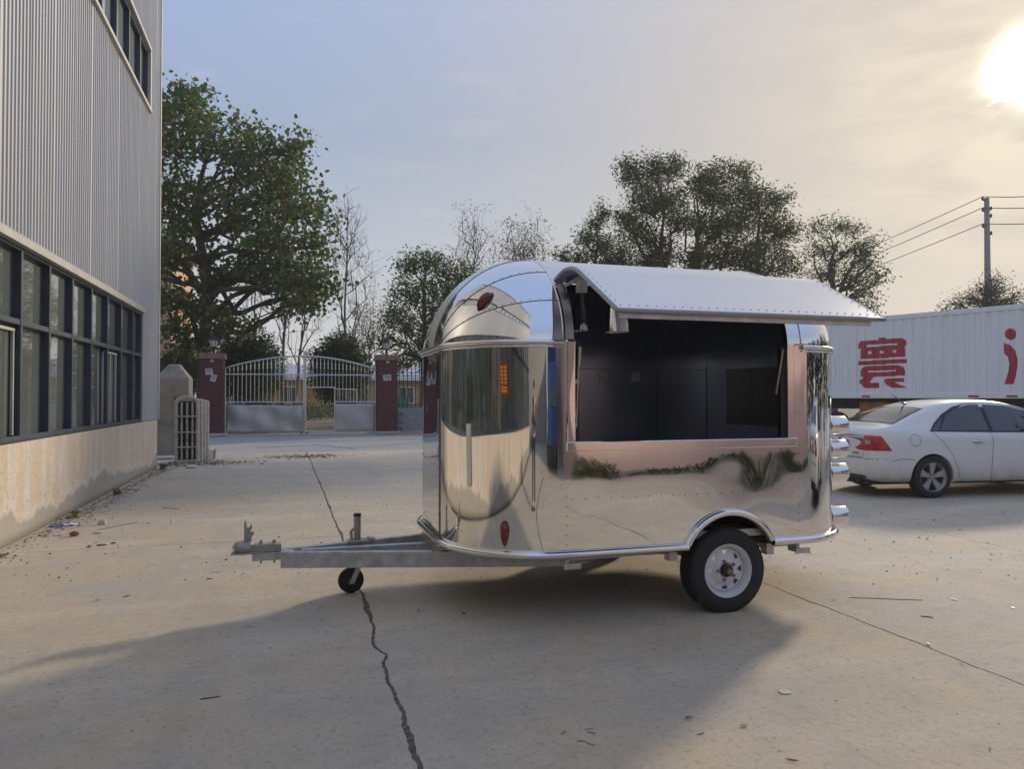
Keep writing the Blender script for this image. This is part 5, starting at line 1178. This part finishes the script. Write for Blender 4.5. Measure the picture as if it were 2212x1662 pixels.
# ================================================================ what stands behind the photographer and shows in the polished metal
pk = thing('pink_building', 'long pink rendered building across the yard', 'building', (9, -3.1, 0))
MB().box(4.7, -12, 0, 12.6, -3.1, 3.75).build('wall', M_PINK, pk); MB().box(4.5, -12.2, 3.75, 12.8, -2.9, 3.95).build('roof', M_TRIM, pk); MB().box(4.68, -3.099, 0, 12.6, -3.03, .14).build('plinth', M_ROAD, pk)
C = []
for k in range(13): x = 4.9 + k * .6 + nrs.uniform(-.3, .3); C.append(ell((x, -2.85, .10), (.35, .15, .05 + .25 * (k in (0, 1))), 50 if k not in (0, 1) else 240, .2))
o = link(bpy.data.objects.new('weeds', leaf_mesh('weeds', np.concatenate(C), .14, L_MID, -.4, .25))); tag(o, kind='stuff')
ly = thing('blue_lorry', 'dark blue box lorry parked beside the pink building', 'lorry', (2.6, -8, 0))
MB().box(1.5, -12, .95, 3.7, -6.6, 3.2).build('cargo_box', M_BLUEVAN, ly, bevel=.03); MB().box(1.55, -6.55, .45, 3.65, -4.9, 1.4).add([(1.55, -6.55, 1.4), (3.65, -6.55, 1.4), (3.65, -4.9, 1.4), (1.55, -4.9, 1.4), (1.65, -6.5, 2.35), (3.55, -6.5, 2.35), (3.55, -5.3, 2.35), (1.65, -5.3, 2.35)], [(0, 1, 5, 4), (1, 2, 6, 5), (2, 3, 7, 6), (3, 0, 4, 7), (4, 5, 6, 7)]).build('cab', M_BLUEVAN, ly, bevel=.03)
MB().add([(1.7, -4.895, 1.45), (3.5, -4.895, 1.45), (3.45, -5.28, 2.25), (1.75, -5.28, 2.25)], [(0, 1, 2, 3)]).build('windscreen', M_CARGLASS, ly)
for y in (-5.6, -10.6):
    for x in (1.62, 3.58): MB().lathe([(0, -.12), (.25, -.12), (.42, -.10), (.42, .10), (.25, .12), (0, .12)], 24, (x, y, .42), 'x').build('wheel', M_RUBBER, ly, 40)
hd = thing('grey_shed', 'grey open fronted shed behind the yard', 'shed', (-1, -12, 0)); MB().box(-6, -16, 0, 1.2, -11.8, 4.2).build('wall', M_SIDE, hd); MB().box(-6.3, -16, 4.2, 1.4, -11.4, 4.4).build('roof', M_TRIM, hd); MB().box(-4.5, -11.81, 0, -.5, -11.76, 3.0).build('shutter', M_TRIM, hd)
C = []
for k in range(34): C.append(ell((16.5 + nrs.uniform(-1, 1), -9 + k * .52, 1.4 + nrs.uniform(0, 2.6)), (1.3, .9, 1.5), 260, .3))
hg = thing('hedge', 'tall dark hedge of trees along the right edge of the yard', 'hedge', (16.5, -1, 0))
o = link(bpy.data.objects.new('crown', leaf_mesh('crown', np.concatenate(C) - np.array((16.5, -1, 0)), .30, L_BUSH, .2, .6))); o.parent = hg
m = MB()
for k in range(9): y = -8.5 + k * 2.0; m.tube([(16.5, y, 0), (16.4, y + .1, 2), (16.6, y, 3.6)], [.12, .09, .03], 7)
m.build('trunk', M_BARK, hg)
car2 = copy_tree(car); car2.location = (8.9, 2.3, 0); car2.rotation_euler = (0, 0, R(8)); car2['label'] = 'white saloon parked to the right of the photographer beyond the trailer tail'; car2['group'] = car['group'] = 'white saloons in the yard'
# the photographer
pe = thing('person', 'person in dark blue jeans and grey jacket holding up a phone', 'person', (.03, -.42, 0))
def skin(nm, vs_, es, rad, m_, lv=2):
    me = bpy.data.meshes.new(nm); me.from_pydata(vs_, es, []); me.materials.append(m_); o = link(bpy.data.objects.new(nm, me)); o.parent = pe
    o.modifiers.new('skin', 'SKIN'); sd = me.skin_vertices[0].data
    for i, r in enumerate(rad): sd[i].radius = (r, r) if not isinstance(r, tuple) else r
    sd[0].use_root = True; s = o.modifiers.new('s', 'SUBSURF'); s.levels = s.render_levels = lv; return o
M_SKIN = mat('skin', (.50, .32, .23), .5, 0, .05); M_JACK = mat('grey_jacket', (.10, .10, .11), .8); M_JEAN = mat('blue_jeans', (.02, .03, .07), .85); M_HAIR = mat('black_hair', (.012, .011, .01), .5)
V = [(0, 0, .95), (0, .01, 1.12), (0, .0, 1.30), (0, .0, 1.45), (0, .02, 1.53), (0, .05, 1.64), (0, .04, 1.74),
     (-.19, 0, 1.43), (-.25, .10, 1.20), (-.12, .30, 1.36), (-.07, .36, 1.44), (.19, 0, 1.43), (.25, .10, 1.20), (.12, .30, 1.36), (.07, .36, 1.44),
     (-.10, 0, .88), (-.11, .03, .50), (-.12, -.01, .10), (-.13, .14, .035), (.10, 0, .88), (.11, .03, .50), (.12, -.01, .10), (.13, .14, .035)]
E = [(0, 1), (1, 2), (2, 3), (3, 4), (4, 5), (5, 6), (3, 7), (7, 8), (8, 9), (9, 10), (3, 11), (11, 12), (12, 13), (13, 14), (0, 15), (15, 16), (16, 17), (17, 18), (0, 19), (19, 20), (20, 21), (21, 22)]
Rr = [(.15, .11), (.14, .10), (.16, .11), (.13, .09), .055, (.075, .095), (.07, .085), .07, .052, .036, .030, .07, .052, .036, .030, .09, .062, .042, .036, .09, .062, .042, .036]
skin('body', V, E, Rr, M_SKIN)
skin('trousers', [V[i] for i in (0, 15, 16, 17, 19, 20, 21)], [(0, 1), (1, 2), (2, 3), (0, 4), (4, 5), (5, 6)], [(.16, .12), .10, .075, .058, .10, .075, .058], M_JEAN)
skin('jacket', [V[i] for i in (0, 1, 2, 3, 7, 8, 9, 11, 12, 13)], [(0, 1), (1, 2), (2, 3), (3, 4), (4, 5), (5, 6), (3, 7), (7, 8), (8, 9)], [(.17, .125), (.165, .12), (.18, .125), (.15, .105), .082, .064, .047, .082, .064, .047], M_JACK)
MB().lathe([(0, .135), (.05, .125), (.085, .08), (.095, .02), (.088, -.03)], 20, (.03, -.395, 1.70)).build('hair', M_HAIR, pe, 60)
for s in (-1, 1):
    hm = MB()
    for k in range(4): hm.tube([(.03 + s * .085, -.07, 1.44 + .02 * k), (.03 + s * .10, -.045, 1.445 + .02 * k), (.03 + s * .085, -.028, 1.447 + .02 * k)], [.009, .008, .007], 6)
    hm.tube([(.03 + s * .07, -.075, 1.43), (.03 + s * .05, -.066, 1.455), (.03 + s * .04, -.062, 1.47)], [.011, .009, .008], 6); hm.build('fingers', M_SKIN, pe, 60)
    MB().box(.03 + s * .12 - .05, -.46, 0, .03 + s * .12 + .05, -.22, .07).build('shoe', M_BLACKP, pe, bevel=.025)
    MB().lathe([(0, .0), (.012, .008), (0, .014)], 10, (.03 + s * .032, -.295, 1.665), 'y').build('eye', M_BLACKP, pe, 60)
MB().add([(.03, -.265, 1.63), (.015, -.29, 1.625), (.045, -.29, 1.625), (.03, -.285, 1.67)], [(0, 1, 2), (0, 2, 3), (0, 3, 1)]).build('nose', M_SKIN, pe)
o = MB().box(-.045, -.060, 1.42, .105, -.052, 1.53).build('phone', M_BLACKP, None, bevel=.003); tag(o, 'black phone held up by the person', 'phone')
# ================================================================ litter on the concrete
pts = []; m = MB()
def pebble(x, y, r, hz_=0.0):
    k = len(m.v); a0 = nrs.uniform(0, 6)
    for z, q in ((0, 1), (.5, .8)):
        for t in range(5): a = a0 + t * 1.257; rr = r * q * nrs.uniform(.7, 1.2); m.v.append((x + rr * math.cos(a), y + rr * math.sin(a), hz_ + z * r - .001))
    m.v.append((x, y, hz_ + r * .75)); m.f.extend([(k + t, k + (t + 1) % 5, k + 5 + (t + 1) % 5, k + 5 + t) for t in range(5)] + [(k + 5 + t, k + 5 + (t + 1) % 5, k + 10) for t in range(5)])
for _ in range(2600):
    d = nrs.uniform(2.5, 4.6) ** 2 * .95; q = nrs.uniform(-.72, .72); x, y = SY * d + CY * q * d, CY * d - SY * q * d
    if x < -2.65 or y > 20: continue
    pebble(x, y, abs(nrs.normal()) * .0045 + .0025)
for _ in range(1400): x = -2.72 + abs(nrs.normal()) * .14; y = nrs.uniform(4, 19.5); pebble(x, y, abs(nrs.normal()) * .005 + .003)
for _ in range(500):
    y = nrs.uniform(2.6, 9); pebble(.5 + wob('x', .5, y) + nrs.normal() * .010, y, abs(nrs.normal()) * .003 + .002, -.007)
for _ in range(500): pebble(nrs.normal() * .5 + 1.2 - .9, 19.4 + nrs.normal() * .30, abs(nrs.normal()) * .014 + .004)
for _ in range(700): pebble(nrs.normal() * .55 - 2.0, 18.0 + nrs.normal() * .35, abs(nrs.normal()) * .012 + .004)
t_ = mat('grit', (.13, .11, .09), .95, 0, .45, 40); tag(m.build('gravel', t_), kind='stuff')
C = []
for _ in range(900): C.append((-2.68 + abs(nrs.normal()) * .20, nrs.uniform(9, 19.5), .008))
for _ in range(260): C.append((nrs.normal() * .6 - 2.0, 18.0 + nrs.normal() * .5, .012))
for _ in range(90): d = nrs.uniform(3, 18); q = nrs.uniform(-.7, .7); C.append((max(-2.6, SY * d + CY * q * d), CY * d - SY * q * d, .006))
for _ in range(160): C.append((nrs.uniform(-2.5, 8), nrs.uniform(29.2, 29.9), .012))
C = np.array(C)
me = leaf_mesh('leaf_litter', C, .055, L_DRY, 0, .5); co = np.empty(len(me.vertices) * 3); me.vertices.foreach_get('co', co); co = co.reshape(-1, 6, 3); co[:, :, 2] = np.clip(co[:, :1, 2] + (co[:, :, 2] - co[:, :1, 2]) * .18, .004, .03); me.vertices.foreach_set('co', co.reshape(-1)); me.update()
tag(link(bpy.data.objects.new('leaf_litter', me)), kind='stuff')
C = [ell((-2.62, y, .03), (.05, .14, .06), 60, .1) for y in (16.9, 17.05, 16.75, 12.7, 10.4)]
tag(link(bpy.data.objects.new('moss', leaf_mesh('moss', np.concatenate(C), .05, L_MID, -.5, .4))), kind='stuff')
def lump(nm, p, r, m_, label, cat, grp=None, sq=(1, 1, .7)):
    bm = bmesh.new(); bmesh.ops.create_icosphere(bm, subdivisions=2, radius=1)
    for v in bm.verts: v.co *= 1 + nrs.uniform(-.22, .18); v.co = Vector((v.co.x * r * sq[0], v.co.y * r * sq[1], max(v.co.z, -.55) * r * sq[2] + r * sq[2] * .55))
    me = bpy.data.meshes.new(nm); bm.to_mesh(me); bm.free(); me.materials.append(m_); o = link(bpy.data.objects.new(nm, me)); o.location = (p.x, p.y, .001); return tag(o, label, cat, grp)
lump('brick_lump', gnd(163, 1158), .045, M_BRICK, 'reddish brown brick lump on the concrete near the factory wall', 'brick', sq=(1.1, .8, .8))
lump('brick_shard', gnd(223, 1178), .03, M_BRICK, 'flat reddish brick shard beside a smaller crumb', 'brick', sq=(1.6, .7, .3)); lump('brick_shard', gnd(248, 1174), .02, M_BRICK, 'small red brick crumb right of the flat shard', 'brick', sq=(1.2, .7, .5))
lump('stone', gnd(196, 1182), .022, M_POST, 'small grey stone left of the long slab joint', 'stone')
lump('crumpled_paper', gnd(224, 1133), .05, M_PAPER, 'crumpled white paper on the concrete right of the blue packet', 'litter', sq=(1, .6, .8)); lump('crumpled_paper', gnd(215, 1152), .035, M_PAPER, 'smaller grey crumpled paper in front of the white one', 'litter', sq=(1.4, .7, .4))
lump('crumpled_paper', gnd(415, 1012), .09, M_PAPER, 'pale crumpled litter at the foot of the radiators', 'litter', sq=(1.3, .7, .5)); lump('crumpled_paper', gnd(290, 1058), .08, M_PAPER, 'white paper scrap on the leaf litter by the wall', 'litter', sq=(1.6, .6, .3))
p = gnd(143, 1135); m = MB(); dx = Vector((.96, .28, 0)); dy = Vector((-.28, .96, 0))
m.grid(lambda u, v: p + dx * (u - .5) * .30 + dy * (v - .5) * .17 + Vector((0, 0, .004 + .018 * math.sin(u * 3.14) * math.sin(v * 3.14) + .004 * math.sin(u * 20))), 14, 8); pk_ = m.build('snack_packet', M_BLUE, None, 60); tag(pk_, 'flattened blue and white packet by the wall foot', 'packet')
m = MB(); m.grid(lambda u, v: p + dx * (u * .5 - .05) * .30 + dy * (v * .7 - .35) * .17 + Vector((0, 0, .006 + .018 * math.sin((u * .5 + .45) * 3.14) * math.sin((v * .7 + .15) * 3.14) + .004 * math.sin((u * .5 + .45) * 20))), 10, 6); m.build('print_panel', M_WHITE, pk_, 60)
m = MB(); m.grid(lambda u, v: p + dx * (u * .12 - .02 + .05) * .30 + dy * (v * .3 - .15) * .17 + Vector((0, 0, .009 + .018 * math.sin((u * .12 + .53) * 3.14) * math.sin((v * .3 + .35) * 3.14) + .004)), 4, 4); m.build('print_panel', M_REDP, pk_, 60)
a, b = gnd(205, 1098), gnd(238, 1078); m = MB(); d = (b - a); sd = Vector((-d.y, d.x, 0)).normalized() * .05
m.grid(lambda u, v: a + d * u + sd * (v * 2 - 1) + Vector((0, 0, .004 + .02 * math.sin(u * 3) * v)), 10, 3); tag(m.build('cardboard_strip', M_CARD, None, 60, solid=.004), 'pale cardboard strip lying along the wall foot', 'cardboard')
p = gnd(1691, 1492); tag(MB().lathe([(0, .005), (.031, .005), (.034, .002), (.034, 0)], 24, p).build('bottle_lid', mat('grey_lid', (.36, .36, .34), .6), None, 40), 'flat grey disc lying on the concrete at right', 'lid')
def stick(u0, v0, u1, v1, r, label, m_=M_TWIG):
    a, b = gnd(u0, v0), gnd(u1, v1); P = [a.lerp(b, t / 5) + Vector((nrs.normal() * r * .8, nrs.normal() * r * .8, r)) for t in range(6)]; P = [Vector((q.x, q.y, r)) for q in P]
    tag(MB().tube(P, r, 5).build('stick', m_), label, 'stick', 'loose sticks on the concrete')
stick(1832, 1290, 1990, 1296, .0022, 'long thin stick right of the trailer wheel')
stick(1262, 1573, 1280, 1570, .003, 'short stick farthest of the five at bottom centre', M_GALVD); stick(1268, 1579, 1286, 1580, .003, 'short stick second of the five at bottom centre', M_GALVD); stick(1212, 1584, 1220, 1576, .003, 'short pale stick leftmost of the five', M_GALVD); stick(1246, 1598, 1265, 1597, .003, 'short flat stick left of the nearest one', M_GALVD); stick(1266, 1601, 1282, 1606, .003, 'nearest of the five short sticks at bottom centre', M_GALVD)
stick(1502, 1583, 1518, 1580, .003, 'single short stick right of the group of five', M_GALVD); stick(436, 1508, 480, 1502, .003, 'bent dry twig on the lower left concrete'); stick(555, 968, 690, 962, .006, 'long dark twig across the yard near the gate road'); stick(690, 962, 770, 970, .006, 'dark branch end lying on the grit patch'); stick(352, 1097, 390, 1100, .003, 'thin straw by the scattered litter'); stick(215, 1145, 300, 1128, .003, 'thin dark twig beside the crumpled paper')
stick(1540, 1290, 1580, 1300, .003, 'thin twig just right of the trailer tyre'); stick(1985, 1330, 2010, 1333, .003, 'small dark twig far right on the concrete')

# ================================================================ thin evening haze
hz_m = bpy.data.materials.new('haze_air'); hz_m.use_nodes = True; ht = hz_m.node_tree; ht.nodes.clear()
pv = ht.nodes.new('ShaderNodeVolumePrincipled'); pv.inputs['Color'].default_value = (.96, .95, .93, 1); pv.inputs['Density'].default_value = .0008; pv.inputs['Anisotropy'].default_value = .35
ho = ht.nodes.new('ShaderNodeOutputMaterial'); ht.links.new(pv.outputs[0], ho.inputs['Volume'])
o = MB().box(-760, -560, -2.0, 860, 960, 18.0).build('haze', hz_m); tag(o, kind='stuff')
scene.cycles.volume_bounces = 1
